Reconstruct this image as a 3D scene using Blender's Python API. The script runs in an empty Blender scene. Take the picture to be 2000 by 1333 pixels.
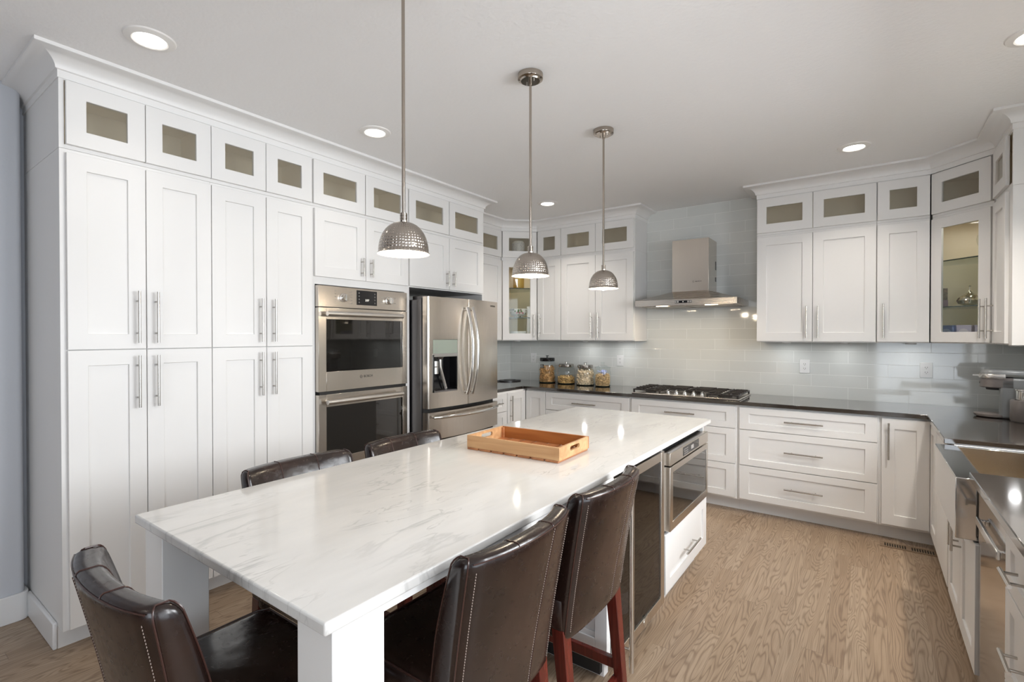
import bpy, bmesh, math, random
from mathutils import Vector, Matrix
random.seed(7)
S = bpy.context.scene
COL = S.collection
pi = math.pi

# ---------------------------------------------------------------- camera
H, YAW, PITCH, ROLL, FPX = 1.4504, 0.62425, -0.00838, -0.0005, 966.79
def make_camera():
    cd = bpy.data.cameras.new('camera'); co = bpy.data.objects.new('camera', cd); COL.objects.link(co)
    s, c = math.sin(YAW), math.cos(YAW); cp, sp = math.cos(PITCH), math.sin(PITCH)
    f0 = Vector((-s, c, 0)); rt = Vector((c, s, 0)); z = Vector((0, 0, 1))
    fw = cp*f0 + sp*z; up = -sp*f0 + cp*z
    cr, sr = math.cos(ROLL), math.sin(ROLL)
    r2 = cr*rt + sr*up; u2 = -sr*rt + cr*up
    m = Matrix((r2, u2, -fw)).transposed().to_4x4(); m.translation = Vector((0, 0, H))
    co.matrix_world = m
    cd.sensor_width = 36; cd.lens = 36*FPX/2000; cd.shift_y = -2.49/2000; cd.clip_start = .02
    S.camera = co
make_camera()

# ---------------------------------------------------------------- world, light, exposure
S.view_settings.view_transform = 'Standard'; S.view_settings.look = 'None'
S.view_settings.gamma = 1; S.view_settings.use_curve_mapping = False
S.view_settings.exposure = 0.10
W = bpy.data.worlds.new('sky'); S.world = W; W.use_nodes = True
W.node_tree.nodes['Background'].inputs[0].default_value = (.78, .88, 1, 1)
W.node_tree.nodes['Background'].inputs[1].default_value = 2.2
S.cycles.use_denoising = True
S.cycles.max_bounces = 10; S.cycles.diffuse_bounces = 5; S.cycles.glossy_bounces = 5
S.cycles.transmission_bounces = 6; S.cycles.transparent_max_bounces = 12
S.cycles.sample_clamp_indirect = 6; S.cycles.caustics_reflective = False; S.cycles.caustics_refractive = False
def area(name, loc, rot, sx, sy, power, color=(1, 1, 1), shape='RECTANGLE', spread=None):
    l = bpy.data.lights.new(name, 'AREA'); l.shape = shape; l.size = sx; l.size_y = sy
    l.energy = power; l.color = color
    if spread: l.spread = spread
    o = bpy.data.objects.new(name, l); COL.objects.link(o); o.location = loc; o.rotation_euler = rot
    return o
DAY = (.86, .93, 1.0)
# daylight through the dining windows (wall behind the camera), the glazed door and the window over the sink
area('daylight_rear', (1.3, -3.52, 1.35), (pi/2-.2, 0, 0), 2.3, 2.2, 44, DAY)
area('daylight_side', (2.52, .1, 1.32), (0, pi/2-.22, 0), 2.1, 2.7, 30, (.92, .96, 1))
area('daylight_sink', (1.65, 2.5, 2.05), (0, pi/2-.5, 0), 1.5, 2.4, 250, (.95, .975, 1))

# ---------------------------------------------------------------- materials
def nt(name):
    m = bpy.data.materials.new(name); m.use_nodes = True
    t = m.node_tree; return m, t, t.nodes['Principled BSDF']
def N(t, typ, **k):
    n = t.nodes.new(typ)
    for a, v in k.items():
        if a in n.inputs.keys() if isinstance(a, str) else False: n.inputs[a].default_value = v
        else: setattr(n, a, v)
    return n
def L(t, a, b): t.links.new(a, b)
def setp(b, **k):
    for a, v in k.items():
        b.inputs[a.replace('_', ' ')].default_value = v
def rgb(r, g, b): return (r, g, b, 1)
def simple(name, col, rough=.5, metal=0, bump=0, bscale=60, spec=.5, coat=0, var=0, vscale=4):
    m, t, b = nt(name)
    setp(b, Base_Color=rgb(*col), Roughness=rough, Metallic=metal, Specular_IOR_Level=spec, Coat_Weight=coat)
    tc = N(t, 'ShaderNodeTexCoord')
    if bump:
        n = N(t, 'ShaderNodeTexNoise'); n.inputs['Scale'].default_value = bscale; n.inputs['Detail'].default_value = 4
        L(t, tc.outputs['Object'], n.inputs['Vector'])
        bp = N(t, 'ShaderNodeBump'); bp.inputs['Strength'].default_value = bump; bp.inputs['Distance'].default_value = .002
        L(t, n.outputs['Fac'], bp.inputs['Height']); L(t, bp.outputs['Normal'], b.inputs['Normal'])
    if var:
        n = N(t, 'ShaderNodeTexNoise'); n.inputs['Scale'].default_value = vscale; n.inputs['Detail'].default_value = 5
        L(t, tc.outputs['Object'], n.inputs['Vector'])
        r = N(t, 'ShaderNodeValToRGB')
        r.color_ramp.elements[0].position = .3; r.color_ramp.elements[1].position = .7
        r.color_ramp.elements[0].color = rgb(*[c*(1-var) for c in col]); r.color_ramp.elements[1].color = rgb(*[min(1, c*(1+var)) for c in col])
        L(t, n.outputs['Fac'], r.inputs['Fac']); L(t, r.outputs['Color'], b.inputs['Base Color'])
    return m
def emit(name, col, strength):
    m, t, b = nt(name); setp(b, Base_Color=rgb(0, 0, 0), Roughness=.5)
    b.inputs['Emission Color'].default_value = rgb(*col); b.inputs['Emission Strength'].default_value = strength
    return m
def steel(name, col, rough, axis, aniso=.0):
    """brushed stainless: fine streaks along one object axis"""
    m, t, b = nt(name); setp(b, Base_Color=rgb(*col), Metallic=1, Roughness=rough)
    tc = N(t, 'ShaderNodeTexCoord'); mp = N(t, 'ShaderNodeMapping')
    sc = [260, 260, 260]; sc[axis] = 3
    mp.inputs['Scale'].default_value = sc
    n = N(t, 'ShaderNodeTexNoise'); n.inputs['Scale'].default_value = 1; n.inputs['Detail'].default_value = 3
    L(t, tc.outputs['Object'], mp.inputs['Vector']); L(t, mp.outputs['Vector'], n.inputs['Vector'])
    mr = N(t, 'ShaderNodeMapRange'); mr.inputs['To Min'].default_value = rough*.75; mr.inputs['To Max'].default_value = rough*1.3
    L(t, n.outputs['Fac'], mr.inputs['Value']); L(t, mr.outputs['Result'], b.inputs['Roughness'])
    bp = N(t, 'ShaderNodeBump'); bp.inputs['Strength'].default_value = .06; bp.inputs['Distance'].default_value = .001
    L(t, n.outputs['Fac'], bp.inputs['Height']); L(t, bp.outputs['Normal'], b.inputs['Normal'])
    return m
def thin_glass(name, tint=(1, 1, 1), refl=.12, ior=1.45):
    m = bpy.data.materials.new(name); m.use_nodes = True; t = m.node_tree; t.nodes.clear()
    o = N(t, 'ShaderNodeOutputMaterial'); mx = N(t, 'ShaderNodeMixShader'); tr = N(t, 'ShaderNodeBsdfTransparent')
    gl = N(t, 'ShaderNodeBsdfGlossy'); lw = N(t, 'ShaderNodeLayerWeight'); lw.inputs['Blend'].default_value = .5
    pw = N(t, 'ShaderNodeMath', operation='POWER'); L(t, lw.outputs['Facing'], pw.inputs[0]); pw.inputs[1].default_value = 4.5
    r0 = ((ior-1)/(ior+1))**2; fr = N(t, 'ShaderNodeMath', operation='MULTIPLY_ADD'); L(t, pw.outputs[0], fr.inputs[0]); fr.inputs[1].default_value = .85-r0; fr.inputs[2].default_value = r0
    tr.inputs['Color'].default_value = rgb(*tint); gl.inputs['Roughness'].default_value = .02
    L(t, fr.outputs[0], mx.inputs['Fac']); L(t, tr.outputs['BSDF'], mx.inputs[1]); L(t, gl.outputs['BSDF'], mx.inputs[2])
    L(t, mx.outputs['Shader'], o.inputs['Surface'])
    return m

def brightened_glass(name, lift, col):  # clear glass with tan diffuse mixed in to brighten the dark cabinet interiors
    m = thin_glass(name, (.95, .96, .95)); t = m.node_tree
    o = [n for n in t.nodes if n.type == 'OUTPUT_MATERIAL'][0]; src = o.inputs['Surface'].links[0].from_socket
    mx = N(t, 'ShaderNodeMixShader'); df = N(t, 'ShaderNodeBsdfDiffuse'); df.inputs['Color'].default_value = rgb(*col); mx.inputs['Fac'].default_value = lift
    L(t, src, mx.inputs[1]); L(t, df.outputs['BSDF'], mx.inputs[2]); L(t, mx.outputs['Shader'], o.inputs['Surface'])
    return m
def mat_floor():
    m, t, b = nt('oak_floor'); tc = N(t, 'ShaderNodeTexCoord'); sp = N(t, 'ShaderNodeSeparateXYZ')
    L(t, tc.outputs['Object'], sp.inputs['Vector'])
    def M(op, a, bb=None, c=None):
        n = N(t, 'ShaderNodeMath', operation=op)
        for i, v in enumerate((a, bb, c)):
            if v is None: continue
            if isinstance(v, (int, float)): n.inputs[i].default_value = v
            else: L(t, v, n.inputs[i])
        return n.outputs[0]
    pw = .082
    row = M('FLOOR', M('DIVIDE', sp.outputs['X'], pw))
    wn = N(t, 'ShaderNodeTexWhiteNoise', noise_dimensions='1D'); L(t, row, wn.inputs['W'])
    off = M('MULTIPLY', wn.outputs['Value'], 1.7)
    yy = M('DIVIDE', M('ADD', sp.outputs['Y'], off), 1.35)
    seg = M('FLOOR', yy)
    cb = N(t, 'ShaderNodeCombineXYZ'); L(t, row, cb.inputs[0]); L(t, seg, cb.inputs[1])
    w2 = N(t, 'ShaderNodeTexWhiteNoise', noise_dimensions='3D'); L(t, cb.outputs['Vector'], w2.inputs['Vector'])
    # grain coordinates: shifted per plank, stretched along Y
    sh = N(t, 'ShaderNodeVectorMath', operation='MULTIPLY_ADD'); L(t, w2.outputs['Color'], sh.inputs[0])
    sh.inputs[1].default_value = (7, 7, 7); L(t, tc.outputs['Object'], sh.inputs[2])
    mp = N(t, 'ShaderNodeMapping'); mp.inputs['Scale'].default_value = (9, 1.1, 1); L(t, sh.outputs['Vector'], mp.inputs['Vector'])
    n1 = N(t, 'ShaderNodeTexNoise'); n1.inputs['Scale'].default_value = 1.1; n1.inputs['Detail'].default_value = 1.5; n1.inputs['Distortion'].default_value = .35
    L(t, mp.outputs['Vector'], n1.inputs['Vector'])
    ring = M('SINE', M('MULTIPLY', n1.outputs['Fac'], 175))            # cathedral rings
    ring = M('POWER', M('MULTIPLY_ADD', ring, .5, .5), 3.0)
    mp2 = N(t, 'ShaderNodeMapping'); mp2.inputs['Scale'].default_value = (170, 5, 1); L(t, sh.outputs['Vector'], mp2.inputs['Vector'])
    n2 = N(t, 'ShaderNodeTexNoise'); n2.inputs['Scale'].default_value = 1; n2.inputs['Detail'].default_value = 3
    L(t, mp2.outputs['Vector'], n2.inputs['Vector'])
    base = N(t, 'ShaderNodeMix', data_type='RGBA'); L(t, w2.outputs['Value'], base.inputs['Factor'])
    base.inputs['A'].default_value = rgb(.335, .240, .162); base.inputs['B'].default_value = rgb(.415, .315, .225)
    gm = N(t, 'ShaderNodeMix', data_type='RGBA', blend_type='MULTIPLY')
    L(t, M('MULTIPLY', ring, .62), gm.inputs['Factor']); L(t, base.outputs['Result'], gm.inputs['A']); gm.inputs['B'].default_value = rgb(.42, .36, .31)
    g2 = N(t, 'ShaderNodeMix', data_type='RGBA', blend_type='MULTIPLY')
    f2 = N(t, 'ShaderNodeMapRange'); f2.inputs['From Min'].default_value = .45; f2.inputs['From Max'].default_value = .75; f2.inputs['To Max'].default_value = .5
    L(t, n2.outputs['Fac'], f2.inputs['Value']); L(t, f2.outputs['Result'], g2.inputs['Factor'])
    L(t, gm.outputs['Result'], g2.inputs['A']); g2.inputs['B'].default_value = rgb(.55, .5, .45)
    # seams
    fx = M('FRACT', M('DIVIDE', sp.outputs['X'], pw)); fy = M('FRACT', yy)
    sx = M('LESS_THAN', M('ABSOLUTE', M('SUBTRACT', fx, .5)), .488); sy = M('LESS_THAN', M('ABSOLUTE', M('SUBTRACT', fy, .5)), .4988)
    seam = M('SUBTRACT', 1, M('MULTIPLY', sx, sy))
    g3 = N(t, 'ShaderNodeMix', data_type='RGBA', blend_type='MULTIPLY'); L(t, M('MULTIPLY', seam, .32), g3.inputs['Factor'])
    L(t, g2.outputs['Result'], g3.inputs['A']); g3.inputs['B'].default_value = rgb(.25, .2, .16)
    L(t, g3.outputs['Result'], b.inputs['Base Color'])
    setp(b, Roughness=.36, Specular_IOR_Level=.45)
    bp = N(t, 'ShaderNodeBump'); bp.inputs['Strength'].default_value = .12; bp.inputs['Distance'].default_value = .001; bp.invert = True
    L(t, M('ADD', seam, M('MULTIPLY', ring, .3)), bp.inputs['Height']); L(t, bp.outputs['Normal'], b.inputs['Normal'])
    return m

def mat_tile(ax):
    """4x16 glass tile, third bond; ax = object axis running along the wall"""
    m, t, b = nt('glass_tile_' + 'xy'[ax]); tc = N(t, 'ShaderNodeTexCoord'); sp = N(t, 'ShaderNodeSeparateXYZ'); L(t, tc.outputs['Object'], sp.inputs['Vector'])
    def M(op, a, bb=None):
        n = N(t, 'ShaderNodeMath', operation=op)
        for i, v in enumerate((a, bb)):
            if v is None: continue
            if isinstance(v, (int, float)): n.inputs[i].default_value = v
            else: L(t, v, n.inputs[i])
        return n.outputs[0]
    zz = M('DIVIDE', M('SUBTRACT', sp.outputs['Z'], .913), .1003); row = M('FLOOR', zz)
    u = M('DIVIDE', M('SUBTRACT', M('SUBTRACT', sp.outputs['XY'[ax]], .2605), M('MULTIPLY', row, .1325)), .3975)
    cell = M('FLOOR', u)
    fu, fz = M('FRACT', u), M('FRACT', zz)
    iu = M('LESS_THAN', M('ABSOLUTE', M('SUBTRACT', fu, .5)), .4962); iz = M('LESS_THAN', M('ABSOLUTE', M('SUBTRACT', fz, .5)), .485)
    tile = M('MULTIPLY', iu, iz)
    cb = N(t, 'ShaderNodeCombineXYZ'); L(t, row, cb.inputs[0]); L(t, cell, cb.inputs[1])
    w = N(t, 'ShaderNodeTexWhiteNoise', noise_dimensions='3D'); L(t, cb.outputs['Vector'], w.inputs['Vector'])
    tcol = N(t, 'ShaderNodeMix', data_type='RGBA'); L(t, w.outputs['Value'], tcol.inputs['Factor'])
    tcol.inputs['A'].default_value = rgb(.655, .67, .645); tcol.inputs['B'].default_value = rgb(.69, .705, .68)
    mx = N(t, 'ShaderNodeMix', data_type='RGBA'); L(t, tile, mx.inputs['Factor']); mx.inputs['A'].default_value = rgb(.82, .83, .81)
    L(t, tcol.outputs['Result'], mx.inputs['B']); L(t, mx.outputs['Result'], b.inputs['Base Color'])
    rr = M('SUBTRACT', .55, M('MULTIPLY', tile, .49)); L(t, rr, b.inputs['Roughness'])
    setp(b, Specular_IOR_Level=.55)
    # slight individual tilt + grout recess
    nz = N(t, 'ShaderNodeTexNoise'); nz.inputs['Scale'].default_value = 9; nz.inputs['Detail'].default_value = 1; L(t, tc.outputs['Object'], nz.inputs['Vector'])
    tilt = M('MULTIPLY', M('MULTIPLY', M('SUBTRACT', w.outputs['Value'], .5), fz), .8)
    hh = M('ADD', M('ADD', tile, tilt), M('MULTIPLY', nz.outputs['Fac'], .25))
    bp = N(t, 'ShaderNodeBump'); bp.inputs['Strength'].default_value = .5; bp.inputs['Distance'].default_value = .0008
    L(t, hh, bp.inputs['Height']); L(t, bp.outputs['Normal'], b.inputs['Normal'])
    return m

def mat_marble():
    m, t, b = nt('pale_marble'); tc = N(t, 'ShaderNodeTexCoord')
    mp = N(t, 'ShaderNodeMapping'); mp.inputs['Rotation'].default_value = (0, 0, math.radians(-8)); mp.inputs['Scale'].default_value = (3.6, .95, 1)
    L(t, tc.outputs['Object'], mp.inputs['Vector'])
    def noise(scale, detail, dist, src):
        n = N(t, 'ShaderNodeTexNoise'); n.inputs['Scale'].default_value = scale; n.inputs['Detail'].default_value = detail
        n.inputs['Distortion'].default_value = dist; L(t, src, n.inputs['Vector']); return n.outputs['Fac']
    def M(op, a, bb=None):
        n = N(t, 'ShaderNodeMath', operation=op)
        for i, v in enumerate((a, bb)):
            if v is None: continue
            if isinstance(v, (int, float)): n.inputs[i].default_value = v
            else: L(t, v, n.inputs[i])
        return n.outputs[0]
    def ramp(v, lo, hi, a, c):
        n = N(t, 'ShaderNodeMapRange'); n.inputs['From Min'].default_value = lo; n.inputs['From Max'].default_value = hi
        n.inputs['To Min'].default_value = a; n.inputs['To Max'].default_value = c; L(t, v, n.inputs['Value']); return n.outputs['Result']
    v = mp.outputs['Vector']
    cloud = ramp(noise(1.3, 5, .3, v), .3, .7, 0, 1)
    streak = ramp(noise(5.5, 7, .35, v), .35, .72, 0, 1)
    d1 = M('ABSOLUTE', M('SUBTRACT', noise(1.5, 8, .45, v), .5)); vein = ramp(d1, 0, .022, 1, 0)
    mask = ramp(noise(1.3, 2, 0, tc.outputs['Object']), .50, .66, 0, 1)
    d2 = M('ABSOLUTE', M('SUBTRACT', noise(4.2, 9, .6, v), .52)); vein2 = M('MULTIPLY', ramp(d2, 0, .02, 1, 0), ramp(noise(3, 2, 0, tc.outputs['Object']), .48, .62, 0, 1))
    def mix(f, A, Bc, k=1.0, bt='MIX'):
        n = N(t, 'ShaderNodeMix', data_type='RGBA', blend_type=bt)
        if k != 1: f = M('MULTIPLY', f, k)
        L(t, f, n.inputs['Factor'])
        if isinstance(A, tuple): n.inputs['A'].default_value = A
        else: L(t, A, n.inputs['A'])
        n.inputs['B'].default_value = Bc; return n.outputs['Result']
    c = mix(cloud, rgb(.70, .688, .668), rgb(.645, .628, .60))
    c = mix(streak, c, rgb(.55, .545, .535), .32)
    c = mix(M('MULTIPLY', vein, mask), c, rgb(.40, .395, .385), .55)
    c = mix(vein2, c, rgb(.36, .355, .345), .5)
    L(t, c, b.inputs['Base Color']); setp(b, Roughness=.09, Specular_IOR_Level=.5)
    return m

def mat_leather():
    m, t, b = nt('brown_leather'); tc = N(t, 'ShaderNodeTexCoord')
    n = N(t, 'ShaderNodeTexNoise'); n.inputs['Scale'].default_value = 5; n.inputs['Detail'].default_value = 6; L(t, tc.outputs['Object'], n.inputs['Vector'])
    r = N(t, 'ShaderNodeValToRGB'); r.color_ramp.elements[0].position = .35; r.color_ramp.elements[1].position = .68
    r.color_ramp.elements[0].color = rgb(.009, .0048, .004); r.color_ramp.elements[1].color = rgb(.024, .0108, .0078)
    L(t, n.outputs['Fac'], r.inputs['Fac']); L(t, r.outputs['Color'], b.inputs['Base Color'])
    mp = N(t, 'ShaderNodeMapping'); mp.inputs['Scale'].default_value = (1, 1, .45); L(t, tc.outputs['Object'], mp.inputs['Vector'])
    n0 = N(t, 'ShaderNodeTexNoise'); n0.inputs['Scale'].default_value = 8; n0.inputs['Detail'].default_value = 2; n0.inputs['Distortion'].default_value = .4; L(t, mp.outputs['Vector'], n0.inputs['Vector'])
    n2 = N(t, 'ShaderNodeTexNoise'); n2.inputs['Scale'].default_value = 46; n2.inputs['Detail'].default_value = 6; n2.inputs['Distortion'].default_value = .9; L(t, tc.outputs['Object'], n2.inputs['Vector'])
    bp = N(t, 'ShaderNodeBump'); bp.inputs['Strength'].default_value = .40; bp.inputs['Distance'].default_value = .008; L(t, n0.outputs['Fac'], bp.inputs['Height'])
    b2 = N(t, 'ShaderNodeBump'); b2.inputs['Strength'].default_value = .03; b2.inputs['Distance'].default_value = .0008; L(t, n2.outputs['Fac'], b2.inputs['Height'])
    L(t, bp.outputs['Normal'], b2.inputs['Normal']); L(t, b2.outputs['Normal'], b.inputs['Normal'])
    mr = N(t, 'ShaderNodeMapRange'); mr.inputs['From Min'].default_value = .3; mr.inputs['From Max'].default_value = .7; mr.inputs['To Min'].default_value = .15; mr.inputs['To Max'].default_value = .30; L(t, n.outputs['Fac'] and n2.outputs['Fac'], mr.inputs['Value']); L(t, mr.outputs['Result'], b.inputs['Roughness'])
    setp(b, Specular_IOR_Level=.55)
    return m

def mat_wood(name, c1, c2, scale=(3, 40, 40), rough=.45):
    m, t, b = nt(name); tc = N(t, 'ShaderNodeTexCoord'); mp = N(t, 'ShaderNodeMapping'); mp.inputs['Scale'].default_value = scale
    L(t, tc.outputs['Object'], mp.inputs['Vector'])
    n = N(t, 'ShaderNodeTexNoise'); n.inputs['Scale'].default_value = 1; n.inputs['Detail'].default_value = 5; n.inputs['Distortion'].default_value = .6
    L(t, mp.outputs['Vector'], n.inputs['Vector'])
    r = N(t, 'ShaderNodeValToRGB'); r.color_ramp.elements[0].position = .34; r.color_ramp.elements[1].position = .68
    r.color_ramp.elements[0].color = rgb(*c1); r.color_ramp.elements[1].color = rgb(*c2)
    L(t, n.outputs['Fac'], r.inputs['Fac']); L(t, r.outputs['Color'], b.inputs['Base Color']); setp(b, Roughness=rough)
    return m

def mat_hammered():
    m, t, b = nt('hammered_nickel'); setp(b, Base_Color=rgb(.44, .395, .35), Metallic=1, Roughness=.20)
    uv = N(t, 'ShaderNodeTexCoord'); mp = N(t, 'ShaderNodeMapping'); mp.inputs['Scale'].default_value = (50, 17, 1)
    L(t, uv.outputs['UV'], mp.inputs['Vector'])
    v = N(t, 'ShaderNodeTexVoronoi', feature='F1'); v.inputs['Scale'].default_value = 1; v.inputs['Randomness'].default_value = .18
    v.voronoi_dimensions = '2D'; L(t, mp.outputs['Vector'], v.inputs['Vector'])
    mr = N(t, 'ShaderNodeMapRange'); mr.inputs['From Max'].default_value = .42; L(t, v.outputs['Distance'], mr.inputs['Value'])
    bp = N(t, 'ShaderNodeBump'); bp.inputs['Strength'].default_value = .75; bp.inputs['Distance'].default_value = .0022
    L(t, mr.outputs['Result'], bp.inputs['Height']); L(t, bp.outputs['Normal'], b.inputs['Normal'])
    return m

def mat_quartz():
    m, t, b = nt('dark_quartz'); tc = N(t, 'ShaderNodeTexCoord')
    n = N(t, 'ShaderNodeTexNoise'); n.inputs['Scale'].default_value = 380; n.inputs['Detail'].default_value = 2; L(t, tc.outputs['Object'], n.inputs['Vector'])
    r = N(t, 'ShaderNodeValToRGB'); r.color_ramp.elements[0].position = .4; r.color_ramp.elements[1].position = .75
    r.color_ramp.elements[0].color = rgb(.018, .013, .0095); r.color_ramp.elements[1].color = rgb(.034, .026, .020)
    L(t, n.outputs['Fac'], r.inputs['Fac']); L(t, r.outputs['Color'], b.inputs['Base Color'])
    setp(b, Roughness=.12, Specular_IOR_Level=.9, Coat_Weight=.7, Coat_Roughness=.06)
    b.inputs['Coat IOR'].default_value = 1.7
    return m

def mat_dots(name, base, dot, scale, size=.3):
    m, t, b = nt(name); tc = N(t, 'ShaderNodeTexCoord'); v = N(t, 'ShaderNodeTexVoronoi'); v.inputs['Scale'].default_value = scale
    v.inputs['Randomness'].default_value = .5; L(t, tc.outputs['Object'], v.inputs['Vector'])
    r = N(t, 'ShaderNodeValToRGB'); r.color_ramp.interpolation = 'CONSTANT'
    r.color_ramp.elements[0].color = rgb(*dot); r.color_ramp.elements[1].position = size; r.color_ramp.elements[1].color = rgb(*base)
    L(t, v.outputs['Distance'], r.inputs['Fac']); L(t, r.outputs['Color'], b.inputs['Base Color']); setp(b, Roughness=.3)
    return m

M = dict(
    paint=simple('white_cabinet_paint', (.77, .76, .745), .46, bump=.03, bscale=90, spec=.3),
    crown=simple('white_trim_paint', (.80, .79, .775), .42, bump=.02),
    ceiling=simple('ceiling_paint', (.88, .875, .87), .85, bump=.9, bscale=55),
    wall=simple('grey_wall_paint_daylight_tint', (.56, .58, .62), .6, bump=.2, bscale=80),  # slight blue in this grey paints in the cool daylight cast
    taupe=simple('darkened_wall_paint', (.20, .185, .175), .7),  # unseen walls, toned dark to darken leather reflections and cut fill light
    base=simple('white_baseboard_paint', (.80, .80, .80), .35, bump=.02),
    maple=simple('cabinet_lining', (.82, .72, .56), .5, var=.04),
    floor=mat_floor(), tilex=mat_tile(0), tiley=mat_tile(1), marble=mat_marble(), quartz=mat_quartz(), leather=mat_leather(),
    steel_v=steel('brushed_steel_upright', (.64, .585, .52), .24, 2),
    steel_h=steel('brushed_steel_level', (.64, .585, .52), .24, 1),
    steel_x=steel('brushed_steel_across', (.58, .54, .50), .26, 0),
    steel_dark=steel('dark_fridge_side', (.23, .22, .22), .34, 2),
    polish=simple('polished_steel', (.74, .73, .71), .16, 1, bump=.0),
    mirror=simple('sink_apron_steel', (.60, .58, .56), .09, 1),
    bowl=simple('sink_bowl_steel', (.50, .42, .32), .22, 1, bump=.03, bscale=150),
    bar=simple('light_satin_steel', (.78, .75, .71), .34, 1),
    satin=simple('satin_nickel', (.50, .475, .44), .24, 1),
    nickel=simple('dark_polished_nickel', (.42, .37, .32), .14, 1),
    hammered=mat_hammered(),
    black=simple('black_gloss', (.006, .006, .007), .06, spec=.6),
    oven_glass=simple('oven_door_glass', (.008, .007, .006), .035, spec=.75, coat=.4),
    smoke_glass=thin_glass('smoked_cooler_glass', (.42, .41, .43), ior=1.6),
    black_matt=simple('black_cast_iron', (.018, .014, .012), .42, bump=.2, bscale=120),
    dark=simple('dark_void', (.012, .011, .010), .7),
    rubber=simple('black_rubber', (.02, .02, .02), .6),
    glass=thin_glass('clear_glass', (.93, .95, .94)), lit_pane=brightened_glass('brightened_cabinet_glass', .13, (.72, .64, .50)),
    jarglass=thin_glass('jar_glass', (.95, .97, .97), ior=1.5),
    shelf=thin_glass('glass_shelf', (.82, .87, .85)),
    edge=simple('glass_shelf_edge', (.03, .05, .045), .15),
    white_in=simple('shade_white_enamel', (.88, .86, .82), .4),
    bulb=emit('bulb_glow', (1, .86, .66), 28),
    lens=emit('downlight_lens', (1, .95, .87), 14),
    hoodlens=emit('hood_lamp_lens', (1, .80, .55), 9),
    trimwhite=simple('downlight_trim', (.82, .80, .77), .4),
    mahogany=mat_wood('mahogany_stain', (.062, .009, .006), (.115, .018, .011), (60, 60, 4), .24),
    piping=simple('dark_leather_piping', (.040, .015, .011), .30),
    thread=simple('pale_thread', (.36, .29, .25), .7),
    acacia=mat_wood('acacia_pale', (.43, .235, .105), (.57, .345, .17), (3, 34, 34), .42),
    acacia2=mat_wood('acacia_orange', (.31, .105, .026), (.43, .165, .045), (3, 34, 34), .42),
    acacia3=mat_wood('acacia_slat', (.30, .115, .045), (.46, .20, .085), (30, 3, 30), .42),
    plastic_w=simple('white_plastic', (.82, .82, .81), .3),
    biscuit1=simple('brown_biscuit', (.50, .28, .11), .7, var=.5, vscale=30),
    biscuit2=simple('golden_kibble', (.62, .40, .16), .7, var=.4, vscale=40),
    biscuit3=simple('pale_biscuit', (.74, .60, .42), .7, var=.35, vscale=30),
    biscuit4=simple('tan_kibble', (.60, .42, .22), .7, var=.45, vscale=50),
    scoop=simple('lilac_scoop', (.50, .55, .80), .35),
    slate=simple('dark_slate', (.022, .022, .024), .35, bump=.3, bscale=40),
    keurig=simple('warm_grey_plastic', (.155, .135, .125), .32, spec=.5),
    keurig2=simple('grey_plastic', (.20, .205, .205), .30, spec=.5),
    silverp=simple('silver_plastic', (.62, .60, .57), .24, .8),
    screen=simple('fridge_display', (.33, .37, .31), .16),
    text_d=simple('dark_print', (.03, .028, .025), .5), text_w=simple('white_print', (.75, .75, .72), .5),
    text_lit=emit('clock_digits', (1, .95, .85), 1.4), print_grey=simple('grey_print', (.30, .28, .26), .5),
    vent=mat_wood('vent_wood', (.20, .135, .085), (.28, .20, .135), (8, 40, 1), .4),
    pattern=mat_dots('grey_lattice_ceramic', (.62, .62, .63), (.22, .23, .25), 85, .32),
    owl=mat_dots('speckled_ceramic', (.72, .62, .50), (.16, .09, .05), 60, .2),
    gold=simple('gold_texture', (.62, .37, .06), .35, .3, bump=1.0, bscale=140),
    amber=simple('amber_glaze', (.50, .22, .03), .25),
    ceramic=simple('white_ceramic', (.78, .77, .74), .2), floral=mat_dots('floral_ceramic', (.80, .78, .73), (.20, .17, .10), 26, .27),
    pink=simple('pink_glaze', (.55, .20, .24), .35), green_g=simple('green_glaze', (.14, .20, .07), .35),
    silver=simple('mercury_glass', (.72, .66, .58), .07, 1),
    blue_tin=simple('blue_tin', (.13, .19, .40), .4), blue_d=simple('navy_print', (.07, .10, .24), .4), blue_l=simple('light_blue_print', (.30, .38, .58), .4),
    lilac_tin=simple('lilac_tin', (.50, .46, .62), .4), lilac_l=simple('pale_lilac_print', (.66, .62, .72), .4),
    brownbox=simple('brown_patterned_box', (.20, .15, .11), .6, var=.6, vscale=60), mauve=simple('mauve_box', (.30, .20, .24), .6),
    label_w=simple('paper_label', (.60, .62, .58), .6, var=.2, vscale=50), bottle_g=simple('green_bottle', (.06, .13, .05), .3), bottle_b=simple('blue_label', (.12, .25, .42), .5),
    mesh_f=simple('hood_filter', (.32, .29, .26), .35, 1), clearp=thin_glass('clear_plastic', (.85, .88, .88)),
)

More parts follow.
